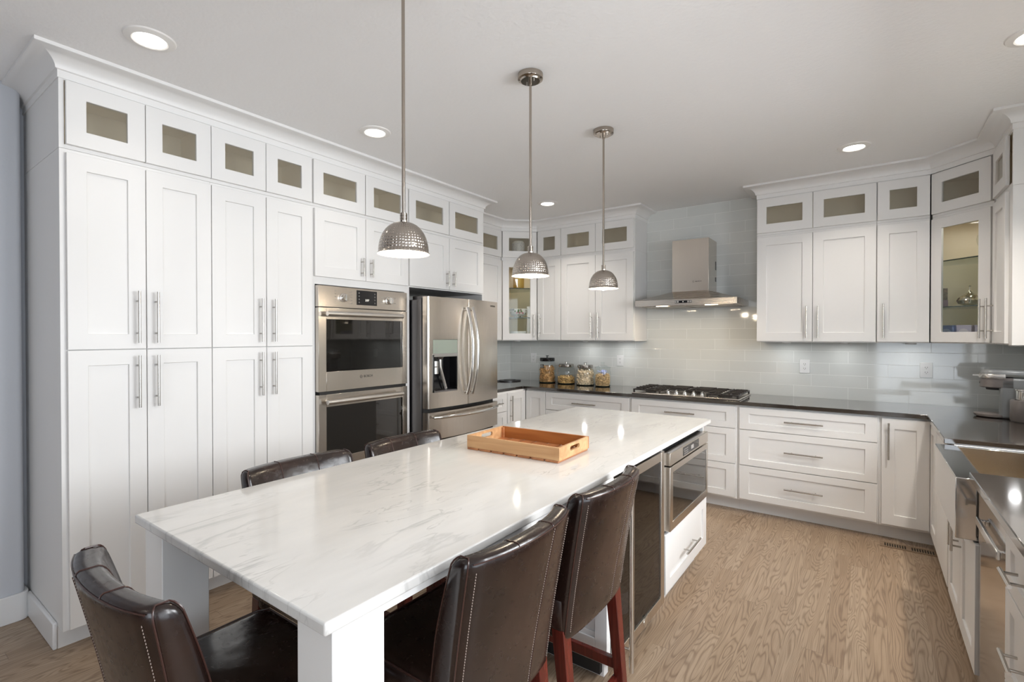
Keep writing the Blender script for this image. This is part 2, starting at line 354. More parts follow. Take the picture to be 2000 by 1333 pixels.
# ---------------------------------------------------------------- mesh helper
class MB:
    def __init__(s): s.b = bmesh.new(); s.mi = 0
    def _tag(s, vs):
        if s.mi:
            for f in {f for v in vs for f in v.link_faces}: f.material_index = s.mi
    def box(s, x0, x1, y0, y1, z0, z1, m=None):
        vs = [s.b.verts.new((x, y, z)) for z in (z0, z1) for y in (y0, y1) for x in (x0, x1)]
        if m is not None:
            for v in vs: v.co = m @ v.co
        for q in ((0, 2, 3, 1), (4, 5, 7, 6), (0, 1, 5, 4), (2, 6, 7, 3), (0, 4, 6, 2), (1, 3, 7, 5)):
            f = s.b.faces.new([vs[i] for i in q]); f.material_index = s.mi
        return s
    def rings(s, rs, cap0=True, cap1=True, closed=True, uv=False):
        rv = [[s.b.verts.new(p) for p in r] for r in rs]; n = len(rs[0]); s.last = rv[-1]
        lay = s.b.loops.layers.uv.verify() if uv else None
        for k in range(len(rv)-1):
            for i in range(n if closed else n-1):
                j = (i+1) % n
                f = s.b.faces.new((rv[k][i], rv[k][j], rv[k+1][j], rv[k+1][i])); f.material_index = s.mi; f.smooth = True
                if uv:
                    for lp, (a, c) in zip(f.loops, ((i, k), (i+1, k), (i+1, k+1), (i, k+1))): lp[lay].uv = (a/n, c/(len(rv)-1))
        if cap0: f = s.b.faces.new(list(reversed(rv[0]))); f.material_index = s.mi
        if cap1: f = s.b.faces.new(rv[-1]); f.material_index = s.mi
        return s
    def lathe(s, prof, c=(0, 0, 0), seg=32, axis='z', cap0=False, cap1=False, uv=False, arc=None):
        rs = []
        for r, h in prof:
            ring = []
            for i in range(seg):
                a = 2*pi*i/seg; u, v = r*math.cos(a), r*math.sin(a)
                p = {'z': (u, v, h), 'y': (u, h, -v), 'x': (h, u, v)}[axis]
                ring.append((c[0]+p[0], c[1]+p[1], c[2]+p[2]))
            rs.append(ring)
        return s.rings(rs, cap0, cap1, True, uv)
    def cyl(s, p0, p1, r, seg=12, r1=None):
        p0, p1 = Vector(p0), Vector(p1); d = (p1-p0).normalized(); a = d.orthogonal().normalized(); c = d.cross(a)
        r1 = r if r1 is None else r1
        rs = [[tuple(p + q*(a*math.cos(2*pi*i/seg) + c*math.sin(2*pi*i/seg))) for i in range(seg)] for p, q in ((p0, r), (p1, r1))]
        return s.rings(rs)
    def tube(s, pts, r, seg=8, flat=1.0, closed=False):
        pts = [Vector(p) for p in pts]; rs = []; prev = None
        for i, p in enumerate(pts):
            d = (pts[min(i+1, len(pts)-1)] - pts[max(i-1, 0)]).normalized()
            a = prev if prev is not None else d.orthogonal()
            a = (a - d*a.dot(d)).normalized(); prev = a; c = d.cross(a)
            rs.append([tuple(p + r*(a*math.cos(2*pi*k/seg)*flat + c*math.sin(2*pi*k/seg))) for k in range(seg)])
        return s.rings(rs)
    def prism(s, poly, z0, z1, m=None):
        a = [Vector((p[0], p[1], z0)) for p in poly]; c = [Vector((p[0], p[1], z1)) for p in poly]
        if m is not None: a = [m @ v for v in a]; c = [m @ v for v in c]
        va = [s.b.verts.new(v) for v in a]; vc = [s.b.verts.new(v) for v in c]; n = len(poly)
        f = s.b.faces.new(list(reversed(va))); f.material_index = s.mi
        f = s.b.faces.new(vc); f.material_index = s.mi
        for i in range(n):
            f = s.b.faces.new((va[i], va[(i+1) % n], vc[(i+1) % n], vc[i])); f.material_index = s.mi
        return s
    def build(s, name, mats, parent=None, bevel=0, seg=2, smooth=None, ang=35, norm=True):
        if norm: bmesh.ops.recalc_face_normals(s.b, faces=s.b.faces)
        me = bpy.data.meshes.new(name); s.b.to_mesh(me); s.b.free()
        for mm in (mats if isinstance(mats, (list, tuple)) else [mats]): me.materials.append(M[mm] if isinstance(mm, str) else mm)
        o = bpy.data.objects.new(name, me); COL.objects.link(o)
        if parent is not None: o.parent = parent
        if bevel:
            bv = o.modifiers.new('bevel', 'BEVEL'); bv.width = bevel; bv.segments = seg; bv.limit_method = 'ANGLE'; bv.angle_limit = math.radians(40)
        if smooth or bevel:
            for p in me.polygons: p.use_smooth = True
            try:
                me.set_sharp_from_angle(angle=math.radians(ang))
            except Exception: pass
        elif any(p.use_smooth for p in me.polygons):
            try: me.set_sharp_from_angle(angle=math.radians(ang))
            except Exception: pass
        return o
def mb(): return MB()
def tag(o, label=None, cat=None, group=None, kind=None):
    for k, v in (('label', label), ('category', cat), ('group', group), ('kind', kind)):
        if v: o[k] = v
    return o
def root(name, label, cat, loc, rz=0, group=None):
    o = bpy.data.objects.new(name, None); COL.objects.link(o); o.empty_display_size = .1
    o.location = loc; o.rotation_euler = (0, 0, rz); return tag(o, label, cat, group)
def text(name, s, size, mat, parent, loc, rot, ext=.0004, align='CENTER'):
    c = bpy.data.curves.new(name, 'FONT'); c.body = s; c.size = size; c.extrude = ext; c.align_x = align; c.align_y = 'CENTER'
    c.materials.append(M[mat]); tmp = bpy.data.objects.new(name+'_outline', c); COL.objects.link(tmp)
    me = bpy.data.meshes.new_from_object(tmp.evaluated_get(bpy.context.evaluated_depsgraph_get())); bpy.data.objects.remove(tmp)
    if not me.materials: me.materials.append(M[mat])
    o = bpy.data.objects.new(name, me); COL.objects.link(o); o.parent = parent; o.location = loc; o.rotation_euler = rot
    return o
def lamp(name, typ, loc, power, color, parent=None, **k):
    l = bpy.data.lights.new(name, typ); l.energy = power; l.color = color
    for a, v in k.items(): setattr(l, a, v)
    o = bpy.data.objects.new(name, l); COL.objects.link(o); o.location = loc
    if parent is not None: o.parent = parent
    return o

# ---------------------------------------------------------------- the room
CZ = 2.722                                    # ceiling height
XL, XN, XR, YB = -3.51, -3.62, .967, 4.991    # near left wall, cabinet niche wall, kitchen right wall, back wall
XD, YR = 2.6, -3.6                            # dining side wall, rear wall
mb().box(-3.9, 2.8, -3.8, 5.2, -.1, 0).build('floor', 'floor')['kind'] = 'structure'
mb().box(-3.9, 2.8, -3.8, 5.2, CZ, CZ+.12).build('ceiling', 'ceiling')['kind'] = 'structure'
mb().box(XN-.12, XD, YB, YB+.12, 0, CZ).build('wall_back', 'tilex')['kind'] = 'structure'
mb().box(XN-.12, XN, .63, YB, 0, CZ).build('wall_niche', 'tiley')['kind'] = 'structure'
# near left wall with its rounded end beside the pantry cabinets
b = mb(); r = .024; ye = .592
arc = [(XL - r + r*math.cos(a), ye - r + r*math.sin(a)) for a in [i*pi/2/8 for i in range(9)]]
b.prism([(XL, YR)] + arc + [(XN-.001, ye), (XN-.001, .6295), (XN-.12, .6295), (XN-.12, YR)], 0, CZ)
b.build('wall_left', 'wall', smooth=True)['kind'] = 'structure'
b = mb(); t = .016
arc2 = [(XL - r + (r+t)*math.cos(a), ye - r + (r+t)*math.sin(a)) for a in [i*pi/2/8 for i in range(9)]]
arc1 = list(reversed(arc))
b.prism([(XL+t, YR)] + arc2 + [(XL-r-.1, ye+t), (XL-r-.1, ye)] + arc1 + [(XL, YR)], 0, .14)
b.build('baseboard_left', 'base', bevel=.003)['kind'] = 'structure'
# right wall with the window over the sink
def wall_x(name, x0, x1, y0, y1, holes, mat):
    b = mb(); ys = sorted({y0, y1} | {h[0] for h in holes} | {h[1] for h in holes})
    for a, c in zip(ys, ys[1:]):
        hs = [h for h in holes if h[0] <= a and h[1] >= c]
        if hs: b.box(x0, x1, a, c, 0, hs[0][2]); b.box(x0, x1, a, c, hs[0][3], CZ)
        else: b.box(x0, x1, a, c, 0, CZ)
    o = b.build(name, mat); o['kind'] = 'structure'; return o
wall_x('wall_right', XR, XR+.12, 1.6, YB, [(1.76, 3.06, .99, 2.12)], 'tiley')
wall_x('wall_dining', XD, XD+.12, YR, 1.6, [(-1.3, 1.5, .2, 2.45)], 'taupe')
mb().box(XR+.12, XD+.12, 1.6, 1.72, 0, CZ).build('wall_return', 'wall')['kind'] = 'structure'
b = mb()
for a, c in ((XN-.12, .1), (2.5, XD+.12)): b.box(a, c, YR-.12, YR, 0, CZ)
b.box(.1, 2.5, YR-.12, YR, 0, .2); b.box(.1, 2.5, YR-.12, YR, 2.5, CZ)
b.build('wall_rear', 'taupe')['kind'] = 'structure'
def window(name, axis, at, a0, a1, z0, z1, nb):
    b = mb(); w = .05
    def bx(u0, u1, zz0, zz1, d=.03):
        if axis == 'x': b.box(at, at+d, u0, u1, zz0, zz1)
        else: b.box(u0, u1, at, at+d, zz0, zz1)
    bx(a0, a1, z0, z0+w); bx(a0, a1, z1-w, z1)
    for i in range(nb+1):
        u = a0 + (a1-a0-w)*i/nb; bx(u, u+w, z0+w, z1-w)
    o = b.build(name, 'base'); o['kind'] = 'structure'
window('window_1', 'y', YR-.08, .1, 2.5, .2, 2.5, 3)
window('window_2', 'x', XD+.04, -1.3, 1.5, .2, 2.45, 2)
window('window_3', 'x', XR+.05, 1.76, 3.06, .99, 2.12, 2)

# crown moulding: cove profile swept with mitred corners (outward = right of travel)
CROWN = [(0, 2.612), (.004, 2.612), (.004, 2.645), (.012, 2.648)] + \
        [(.012+.078*(1-math.cos(a)), 2.648+.056*math.sin(a)) for a in [i*pi/2/7 for i in range(1, 8)]] + [(.096, 2.706), (.096, CZ-.0005), (0, CZ-.0005)]
def sweep(name, path, prof, mat):
    b = mb(); P = [Vector((p[0], p[1])) for p in path]; rs = []
    for i, p in enumerate(P):
        nrm = []
        for a, c in ((i-1, i), (i, i+1)):
            if 0 <= a and c < len(P):
                d = (P[c]-P[a]).normalized(); nrm.append(Vector((d.y, -d.x)))
        n = nrm[0] if len(nrm) == 1 else (nrm[0]+nrm[1]) / (1 + nrm[0].dot(nrm[1]))
        rs.append([(p.x+n.x*q, p.y+n.y*q, z) for q, z in prof])
    b.rings(rs, smoothing) if False else b.rings(rs)
    o = b.build(name, mat, ang=25); o['kind'] = 'structure'; return o
A = 2.9347; FA = -A-.02
q = .02/math.sqrt(2)
sweep('trim_1', [(XN+.002, .62), (FA, .62), (FA, 3.64), (-3.31, 3.64)], CROWN, 'crown')
sweep('trim_2', [(-3.31, 3.745), (-3.31, 4.388), (-3.002-.016, 4.667+.0), (-1.868, 4.667), (-1.868, YB)], CROWN, 'crown')
sweep('trim_3', [(-.778, YB-.004), (-.778, 4.667), (.349+.012, 4.667), (.657, 4.372), (.657, 3.925), (XR, 3.925)], CROWN, 'crown')

# ---------------------------------------------------------------- cabinets
T = .02
def handle_bar(door, x, z0, z1, horiz=False, y=0):
    """bar pull; vertical at x between z0..z1, or level at z = x between x0..x1"""
    b = mb(); r = .006; so = .034; ln = z1-z0; g = max(.022, ln*.19)
    if horiz:
        b.cyl((z0, y-so, x), (z1, y-so, x), r, 14)
        for u in (z0+g, z1-g): b.cyl((u, y, x), (u, y-so, x), .0042, 10)
    else:
        b.cyl((x, y-so, z0), (x, y-so, z1), r, 14)
        for u in (z0+g, z1-g): b.cyl((x, y, u), (x, y-so, u), .0042, 10)
    return b.build('handle', 'satin', door)
def shaker(b, x0, x1, z0, z1, stile, rail, deep=.010, glass=False, m=None):
    """frame and recessed panel as one closed surface (an open frame when glazed)"""
    def rect(y, i): return [Vector(p) for p in ((x0+stile*i, y, z0+rail*i), (x1-stile*i, y, z0+rail*i), (x1-stile*i, y, z1-rail*i), (x0+stile*i, y, z1-rail*i))]
    loops = [rect(0, 0), rect(0, 1), rect(T if glass else deep, 1)] + ([rect(T, 0)] if glass else [])
    back = rect(T, 0)
    V_ = [[b.b.verts.new(m @ p if m is not None else p) for p in lp] for lp in loops]
    if not glass: V_.append([b.b.verts.new(m @ p if m is not None else p) for p in back])
    def strip(A_, B_):
        for i in range(4): b.b.faces.new((A_[i], A_[(i+1) % 4], B_[(i+1) % 4], B_[i]))
    strip(V_[0], V_[1]); strip(V_[1], V_[2])
    if glass: strip(V_[2], V_[3]); strip(V_[3], V_[0])
    else: b.b.faces.new(V_[2]); strip(V_[3], V_[0]); b.b.faces.new(list(reversed(V_[3])))
def front(rt, name, x0, x1, z0, z1, rail=.072, stile=.072, handle=None, glass=False, deep=.010):
    """shaker front; local y=0 is its face. handle: ('L'|'R','top'|'bottom',len) or ('H',len)"""
    zb = rt['z0']; z0 -= zb; z1 -= zb
    b = mb(); shaker(b, x0, x1, z0, z1, stile, rail, deep, glass)
    d = b.build(name, 'paint', rt, bevel=.0014, seg=1)
    if glass:
        mb().box(x0+stile, x1-stile, .010, .013, z0+rail, z1-rail).build('pane', 'lit_pane' if z1-z0 < .4 else 'glass', d)
    if handle:
        if handle[0] == 'H':
            c = (x0+x1)/2; handle_bar(d, (z0+z1)/2, c-handle[1]/2, c+handle[1]/2, True)
        else:
            x = x0+.038 if handle[0] == 'L' else x1-.038
            ln = handle[2]; g = .029
            if handle[1] == 'bottom': handle_bar(d, x, z0+g, z0+g+ln)
            else: handle_bar(d, x, z1-g-ln, z1-g)
    return d
def cab(name, label, P, rz, w, depth, z0, z1, cat='cabinet', group=None, hollow=False, toe=None, x0=0, poly=None, frame=.02):
    rt = root(name, label, cat, (P[0], P[1], z0), rz, group); rt['z0'] = z0; h = z1-z0
    if poly:                                     # corner unit with its own footprint (local x,y)
        if hollow:
            b = mb(); b.prism(poly, 0, .018); b.prism(poly, h-.018, h)
            for k in range(1, len(poly)):        # every side but the first (the open front)
                p, c2 = Vector(poly[k]), Vector(poly[(k+1) % len(poly)]); d = (c2-p).normalized(); n = Vector((-d.y, d.x))*.016
                b.prism([tuple(p), tuple(c2), tuple(c2+n), tuple(p+n)], .018, h-.018)
            b.build('body', 'paint', rt)
            b = mb(); pc = [Vector(p) for p in poly]; ctr = sum(pc, Vector((0, 0)))/len(pc); sh = [tuple(p + (ctr-p)*.07) for p in pc]
            b.prism(sh, .0181, .0195); b.prism(sh, h-.0195, h-.0181)
            for k in range(1, len(sh)):
                p, c2 = Vector(sh[k]), Vector(sh[(k+1) % len(sh)]); d = (c2-p).normalized(); n = Vector((-d.y, d.x))*.002
                b.prism([tuple(p), tuple(c2), tuple(c2+n), tuple(p+n)], .0195, h-.0195)
            b.build('lining', 'maple', rt)
        else: mb().prism(poly, 0, h).build('body', 'paint', rt)
    elif hollow:
        b = mb(); f = .018
        b.box(x0, x0+f, T, depth, 0, h); b.box(w-f, w, T, depth, 0, h); b.box(x0+f, w-f, T, depth, 0, f); b.box(x0+f, w-f, T, depth, h-f, h); b.box(x0+f, w-f, depth-f, depth, f, h-f)
        b.build('body', 'paint', rt)
        b = mb(); e = .003; bk = min(depth, .36)
        b.box(x0+f, x0+f+e, T+.006, bk-f, f, h-f); b.box(w-f-e, w-f, T+.006, bk-f, f, h-f); b.box(x0+f+e, w-f-e, bk-f-e, bk-f, f, h-f)
        b.box(x0+f+e, w-f-e, T+.006, bk-f-e, f, f+e); b.box(x0+f+e, w-f-e, T+.006, bk-f-e, h-f-e, h-f)
        b.build('lining', 'maple', rt)
    else:
        b = mb()
        if toe: b.box(x0, w, T, depth, toe, h)
        else: b.box(x0, w, T, depth, 0, h)
        b.build('body', 'paint', rt, bevel=.001, seg=1)
    if toe: mb().box(x0, w, .105, .125, 0, toe).build('toe_kick', 'paint', rt)
    return rt

RL, RB, RR = pi/2, 0, -pi/2
ZU0, ZU1, ZG0, ZG1 = 1.394, 2.282, 2.300, 2.625      # wall units, glass boxes on top
DU0, DU1, DG0, DG1 = 1.402, 2.281, 2.3175, 2.605     # their doors
GRP_G = 'small glass-front cabinets along the ceiling'
# --- left run (faces +x). local x = y - y0
def left_unit(name, label, y0, y1, z0, z1, **k): return cab(name, label, (-A, y0), RL, y1-y0, XN*-1-A-.002, z0, z1, **k)
ys = [.6415, .9450, 1.2495, 1.5545, 1.8585]
for i, (ya, yb, lab) in enumerate(((.62, 1.2475, 'tall white pantry cabinet at the end of the run by the grey wall'), (1.2475, 1.862, 'tall white pantry cabinet beside the double oven'))):
    rt = left_unit('pantry_cabinet', lab, ya, yb, 0, ZG0-.001, group='tall white pantry cabinets', toe=.105)
    for j in (0, 1):
        k = 2*i+j; x0, x1 = ys[k]-ya, ys[k+1]-.0035-ya; sd = 'R' if j == 0 else 'L'
        front(rt, 'door', x0, x1, 1.386, 2.281, handle=(sd, 'bottom', .256))
        front(rt, 'door', x0, x1, .112, 1.3825, handle=(sd, 'top', .256))
    if i == 0:
        mb().box(0, .0-.018, .100-.0, .60, 0, .125).build('base_moulding', 'base', rt, bevel=.006)
GL = [(.62, 1.2475, ys[0], ys[1], ys[1], ys[2], 'over the end pantry cabinet by the grey wall'), (1.2475, 1.862, ys[2], ys[3], ys[3], ys[4], 'over the pantry cabinet beside the oven'),
      (1.862, 2.690, 1.867, 2.2765, 2.2795, 2.684, 'over the double oven'), (2.690, 3.64, 2.693, 3.1515, 3.1555, 3.612, 'over the fridge')]
for (ya, yb, a0, a1, b0, b1, where) in GL:
    rt = left_unit('glass_cabinet', 'white two-door glass-front cabinet ' + where, ya, yb, ZG0, ZG1, group=GRP_G, hollow=True)
    for (u, v) in ((a0, a1-.003), (b0, b1-.003)): front(rt, 'glass_door', u-ya, v-ya, DG0, DG1, glass=True)
# oven tower
rt = cab('oven_cabinet', 'white cabinet with two short doors that holds the double oven', (-A, 1.862), RL, .828, .683, 0, .45, toe=.105)
b = mb(); w = .828; d = .683
b.box(0, .022, T, d, .45, ZG0-.001); b.box(w-.032, w, T, d, .45, ZG0-.001); b.box(.022, w-.032, T, d, 1.792, ZG0-.001); b.box(.022, w-.032, d-.02, d, .45, 1.792)
b.build('oven_housing', 'paint', rt)
front(rt, 'door', .0125, .4135, 1.842, 2.287, handle=('R', 'bottom', .128)); front(rt, 'door', .4175, .8205, 1.842, 2.287, handle=('L', 'bottom', .128))
front(rt, 'drawer', .0125, .8205, .115, .44, handle=('H', .256))
# fridge surround
rt = cab('fridge_cabinet', 'white two-door cabinet bridging above the steel fridge', (-A, 2.690), RL, .95, .683, 1.835, ZG0-.001)
mb().box(0, .018, T, .683, -1.835, 0).build('side_panel', 'paint', rt); mb().box(.93, .95, T, .683, -1.835, 0).build('side_panel', 'paint', rt)
front(rt, 'door', .008, .4605, 1.845, 2.287, handle=('R', 'bottom', .128)); front(rt, 'door', .4645, .917, 1.845, 2.287, handle=('L', 'bottom', .128))
# --- wall units on the niche wall and back wall
GW = 'white shaker wall cabinets'
D0 = .341
def wall_pair(P, rz, w, doors, lab, glab, depth=D0, hollow=False):
    rt = cab('wall_cabinet', lab, P, rz, w, depth, ZU0, ZG0-.001, group=GW, hollow=hollow)
    g = cab('glass_cabinet', glab, P, rz, w, depth, ZG0, ZG1, group=GRP_G, hollow=True)
    for (a, c, sd) in doors:
        front(rt, 'door', a, c, DU0, DU1, handle=(sd, 'bottom', .256) if sd else None)
        front(g, 'glass_door', a, c, DG0, DG1, glass=True)
    return rt, g
wall_pair((-3.29, 3.64), RL, .742, [(.05, .735, None)], 'white one-door wall cabinet between the fridge and the corner cabinet', 'glass-front cabinet in the gap between fridge and corner', .328)
UY = 4.647
wall_pair((-3.0, UY), RB, .302, [(.003, .298, 'L')], 'narrow white wall cabinet next to the glass corner cabinet above the jars', 'narrow glass-front cabinet holding a speckled ceramic figure')
wall_pair((-2.697, UY), RB, .829, [(.001, .405, 'R'), (.409, .821, 'L')], 'white double-door wall cabinet left of the range hood', 'empty two-door glass-front cabinet next to the range hood, above the jars')
wall_pair((-.778, UY), RB, .825, [(.003, .409, 'R'), (.4125, .822, 'L')], 'white double-door wall cabinet right of the range hood', 'empty two-door glass-front cabinet with the crown end beside the hood')
wall_pair((.048, UY), RB, .308, [(.003, .306, 'L')], 'narrow white wall cabinet between the double cabinet and the glass corner cabinet', 'narrow one-door glass-front cabinet beside the sink-side corner')
wall_pair((.637, 4.379), RR, .454, [(.03, .38, 'L')], 'white wall cabinet on the sink wall seen edge on', 'glass-front cabinet on the sink wall seen edge on', .329)
# end panel of that unit faces the room
# diagonal corner units: local front edge from (0,0) to (w,0)
def corner_unit(P, rz, mirror, lab, glab, hs):
    w = .396; c = math.cos(rz); s = math.sin(rz)
    def loc(x, y): dx, dy = x-P[0], y-P[1]; return (c*dx+s*dy, -s*dx+c*dy)
    if not mirror: pts = [loc(-3.0, UY+.02), loc(-3.0, YB-.003), loc(XN+.003, YB-.003), loc(XN+.003, 4.383), loc(-3.31, 4.383)]
    else: pts = [loc(.357, UY+.02), loc(.357, YB-.003), loc(XR-.003, YB-.003), loc(XR-.003, 4.381), loc(.657, 4.381)]
    poly = [(.004, T), (w-.004, T)] + (pts[:4] if not mirror else list(reversed(pts))[1:4] + [])
    if not mirror: poly = [(0, T), (w, T), pts[1], pts[2], pts[3]]
    else: poly = [(0, T), (w, T), pts[3], pts[2], pts[1]]
    for (nm, lb, z0, z1, d0, d1, hd, gr) in (('corner_cabinet', lab, ZU0, ZG0-.001, DU0, DU1, hs, 'glass-door corner wall cabinets'), ('glass_cabinet', glab, ZG0, ZG1, DG0, DG1, None, GRP_G)):
        rt = cab(nm, lb, P, rz, w, 0, z0, z1, group=gr, hollow=True, poly=poly)
        front(rt, 'glass_door', .006, w-.006, d0, d1, glass=True, handle=(hd, 'bottom', .256) if hd else None)
        if nm == 'corner_cabinet':
            px_, py_ = w/2, .20
            pk = mb().lathe([(.034, z1-z0-.0196), (.034, z1-z0-.030), (.0005, z1-z0-.030)], (px_, py_, 0), 24).build('interior_lamp', 'lens', rt)
            lamp('interior_beam', 'AREA', (px_, py_, z1-z0-.034), .75, (1, .93, .82), pk, shape='DISK', size=.06)
            for zz in (1.655, 1.983):
                sh = [(.03, .05), (w-.03, .05), (poly[2][0]-.02*(1 if poly[2][0] > w else -1), poly[2][1]-.02), (poly[3][0], poly[3][1]-.05), (poly[4][0]+.02*(1 if poly[4][0] < 0 else -1), poly[4][1]-.02)]
                o = mb().prism(sh, zz-.008-z0, zz-z0).build('glass_shelf', 'shelf', rt)
                mb().box(.03, w-.03, .047, .05, zz-.008-z0, zz-z0).build('shelf_edge', 'edge', o)
corner_unit((-3.29, 4.38), pi/4, False, 'corner wall cabinet with a glass door showing bowls and a gold jar', 'corner glass-front cabinet holding the grey patterned canister', 'R')
corner_unit((.357, 4.66), -pi/4, True, 'corner wall cabinet with a glass door showing a silver bottle and tins', 'empty corner glass-front cabinet above the silver bottle', 'R')

# --- base units
BY, BD = 4.354, .63
ZC = .8835
DZ = [(.6895, .8677), (.3990, .6845), (.1212, .3940)]
def drawers(rt, x0, x1, hl=.256, zs=DZ):
    for (a, c) in zs: front(rt, 'drawer', x0, x1, a, c, rail=.053, handle=('H', hl))
GB = 'white shaker base cabinets'
rt = cab('base_cabinet', 'white drawer base cabinet between the fridge and the corner', (-2.957, 3.645), RL, .385, .660, 0, ZC, group=GB, toe=.105); drawers(rt, .012, .375, .15)
# corner base unit: two doors at a right angle
rt = cab('corner_base_cabinet', 'white corner base cabinet under the dark board, two doors at an angle', (-2.957, 4.03), RL, .96-.001, .660, 0, ZC, toe=.105)
front(rt, 'door', .003, .318, .1212, .8677, handle=('L', 'top', .256))
o2 = mb().box(.3440, .955, -.262, .0, .105, ZC).build('corner_body', 'paint', rt)
m2 = Matrix.Translation(Vector((.324, -.003, 0))) @ Matrix.Rotation(-pi/2, 4, 'Z')
def plain_door(rt, mat4, w, z0, z1):
    b = mb(); shaker(b, 0, w, z0, z1, .06, .072, m=mat4)
    return b.build('door', 'paint', rt, bevel=.0014, seg=1)
plain_door(rt, m2, .238, .1212, .8677)
rt = cab('base_cabinet', 'white three-drawer base cabinet under the treat jars', (-2.693, BY), RB, .905, BD, 0, ZC, group=GB, toe=.105); drawers(rt, -.016, .889)
rt = cab('base_cabinet', 'white three-drawer base cabinet under the gas cooktop', (-1.787, BY), RB, .918, BD, 0, ZC, group=GB, toe=.105); drawers(rt, .010, .904)
rt = cab('base_cabinet', 'wide white three-drawer base cabinet beside the corner door', (-.868, BY), RB, .933, BD, 0, ZC, group=GB, toe=.105); drawers(rt, .016, .922)
rt = cab('corner_base_cabinet', 'white corner base cabinet with a tall narrow door, by the floor vent', (.0655, BY), RB, .894, BD, 0, ZC, toe=.105)
front(rt, 'door', .0125, .2755, .1212, .8677, handle=('L', 'top', .256))
BX = .342
mb().box(.296, .894, -.932, .0195, .105, ZC).build('corner_body', 'paint', rt)
m2 = Matrix.Translation(Vector((.2765, -.004, 0))) @ Matrix.Rotation(-pi/2, 4, 'Z')
d2 = plain_door(rt, m2, .36, .1212, .8677)
b = mb(); b.box(.2765, .296, -.9, -.37, .1212, .8677); b.build('filler_panel', 'paint', rt, bevel=.0014, seg=1)
b = mb(); b.box(.36, .38, -.932, .105, 0, .105); b.build('toe_kick', 'paint', rt)
# sink base, dishwasher gap, near drawers (face -x): local x = y0 - y
rt = cab('sink_cabinet', 'white sink cabinet with two doors under the steel apron sink', (BX, 3.420), RR, .80, .62, 0, .635, toe=.105)
for u in (0, .783): mb().box(u, u+.017, T, .62, .635-.0, ZC).build('side_panel', 'paint', rt).location = (0, 0, 0)
front(rt, 'door', .006, .398, .118, .630, handle=('R', 'top', .128)); front(rt, 'door', .402, .794, .118, .630, handle=('L', 'top', .128))
rt = cab('base_cabinet', 'white drawer base cabinet at the near end of the sink counter', (BX, 2.105), RR, .405, .62, 0, ZC, group=GB, toe=.105)
front(rt, 'drawer', .004, .395, .690, .8677, rail=.05, stile=.06, handle=('H', .128)); front(rt, 'drawer', .004, .395, .405, .6845, rail=.05, stile=.06, handle=('H', .128)); front(rt, 'door', .004, .395, .118, .400, stile=.06, handle=('L', 'top', .16))
# dishwasher
rt = root('dishwasher', 'mirror-bright steel dishwasher beside the sink cabinet', 'dishwasher', (BX+.008, 2.613, 0), RR)
mb().box(0, .5, .03, .58, .1, .87).build('body', 'dark', rt)
mb().box(.004, .496, 0, .028, .11, .862).build('door', 'mirror', rt, bevel=.002)
mb().box(.486, .498, -.004, .0, .11, .862).build('edge_strip', 'polish', rt)
b = mb(); b.box(.10, .47, -.022, -.012, .744, .772); b.box(.11, .13, -.012, .001, .748, .768); b.box(.44, .46, -.012, .001, .748, .768)
b.build('handle', 'polish', rt, bevel=.002)
mb().box(0, .5, .10, .12, 0, .1).build('toe_kick', 'dark', rt)

# ---------------------------------------------------------------- worktops
ZK, ZKB = .914, .8838
b = mb()
def slab(b, poly): b.prism(poly, ZKB+.0005, ZK)
xs_l, yc, xr_, sk1, sk0, yend = -2.9775, 4.334, .322, 3.417, 2.620, 1.685
slab(b, [(XN+.002, 3.645), (xs_l, 3.645), (xs_l, yc), (xr_, yc), (xr_, sk1), (.80, sk1), (.80, sk0), (xr_, sk0), (xr_, yend), (XR-.002, yend), (XR-.002, YB-.002), (XN+.002, YB-.002)])
tag(b.build('countertop', 'quartz', bevel=.003), 'dark polished quartz countertop along the back wall and sink run', 'countertop')

# ---------------------------------------------------------------- apron sink
rt = root('apron_sink', 'stainless steel apron-front sink set in the dark counter', 'sink', (BX, 3.402, .64), RR)
wS = .762; z1 = .8832-.64
b = mb(); fr = -.057
b.box(-.0, wS+.0, fr, .030, 0, z1)                                     # apron and front rim
b.box(0, .03, .030, .47, .04, z1); b.box(wS-.03, wS, .030, .47, .04, z1); b.box(0, wS, .44, .47, .04, z1)
b.build('apron', 'mirror', rt, bevel=.003, seg=2)
b = mb(); b.box(.03, wS-.03, .030, .44, .035, .04); b.box(.03, .033, .030, .44, .04, z1-.003); b.box(wS-.033, wS-.03, .03, .44, .04, z1-.003)
b.box(.033, wS-.033, .437, .44, .04, z1-.003); b.box(.033, wS-.033, .03, .033, .04, z1-.003)
b.build('bowl', 'bowl', rt)
mb().lathe([(.0, .0425), (.05, .0425), (.055, .041)], (wS/2, .25, 0), 24).build('drain', 'polish', rt)

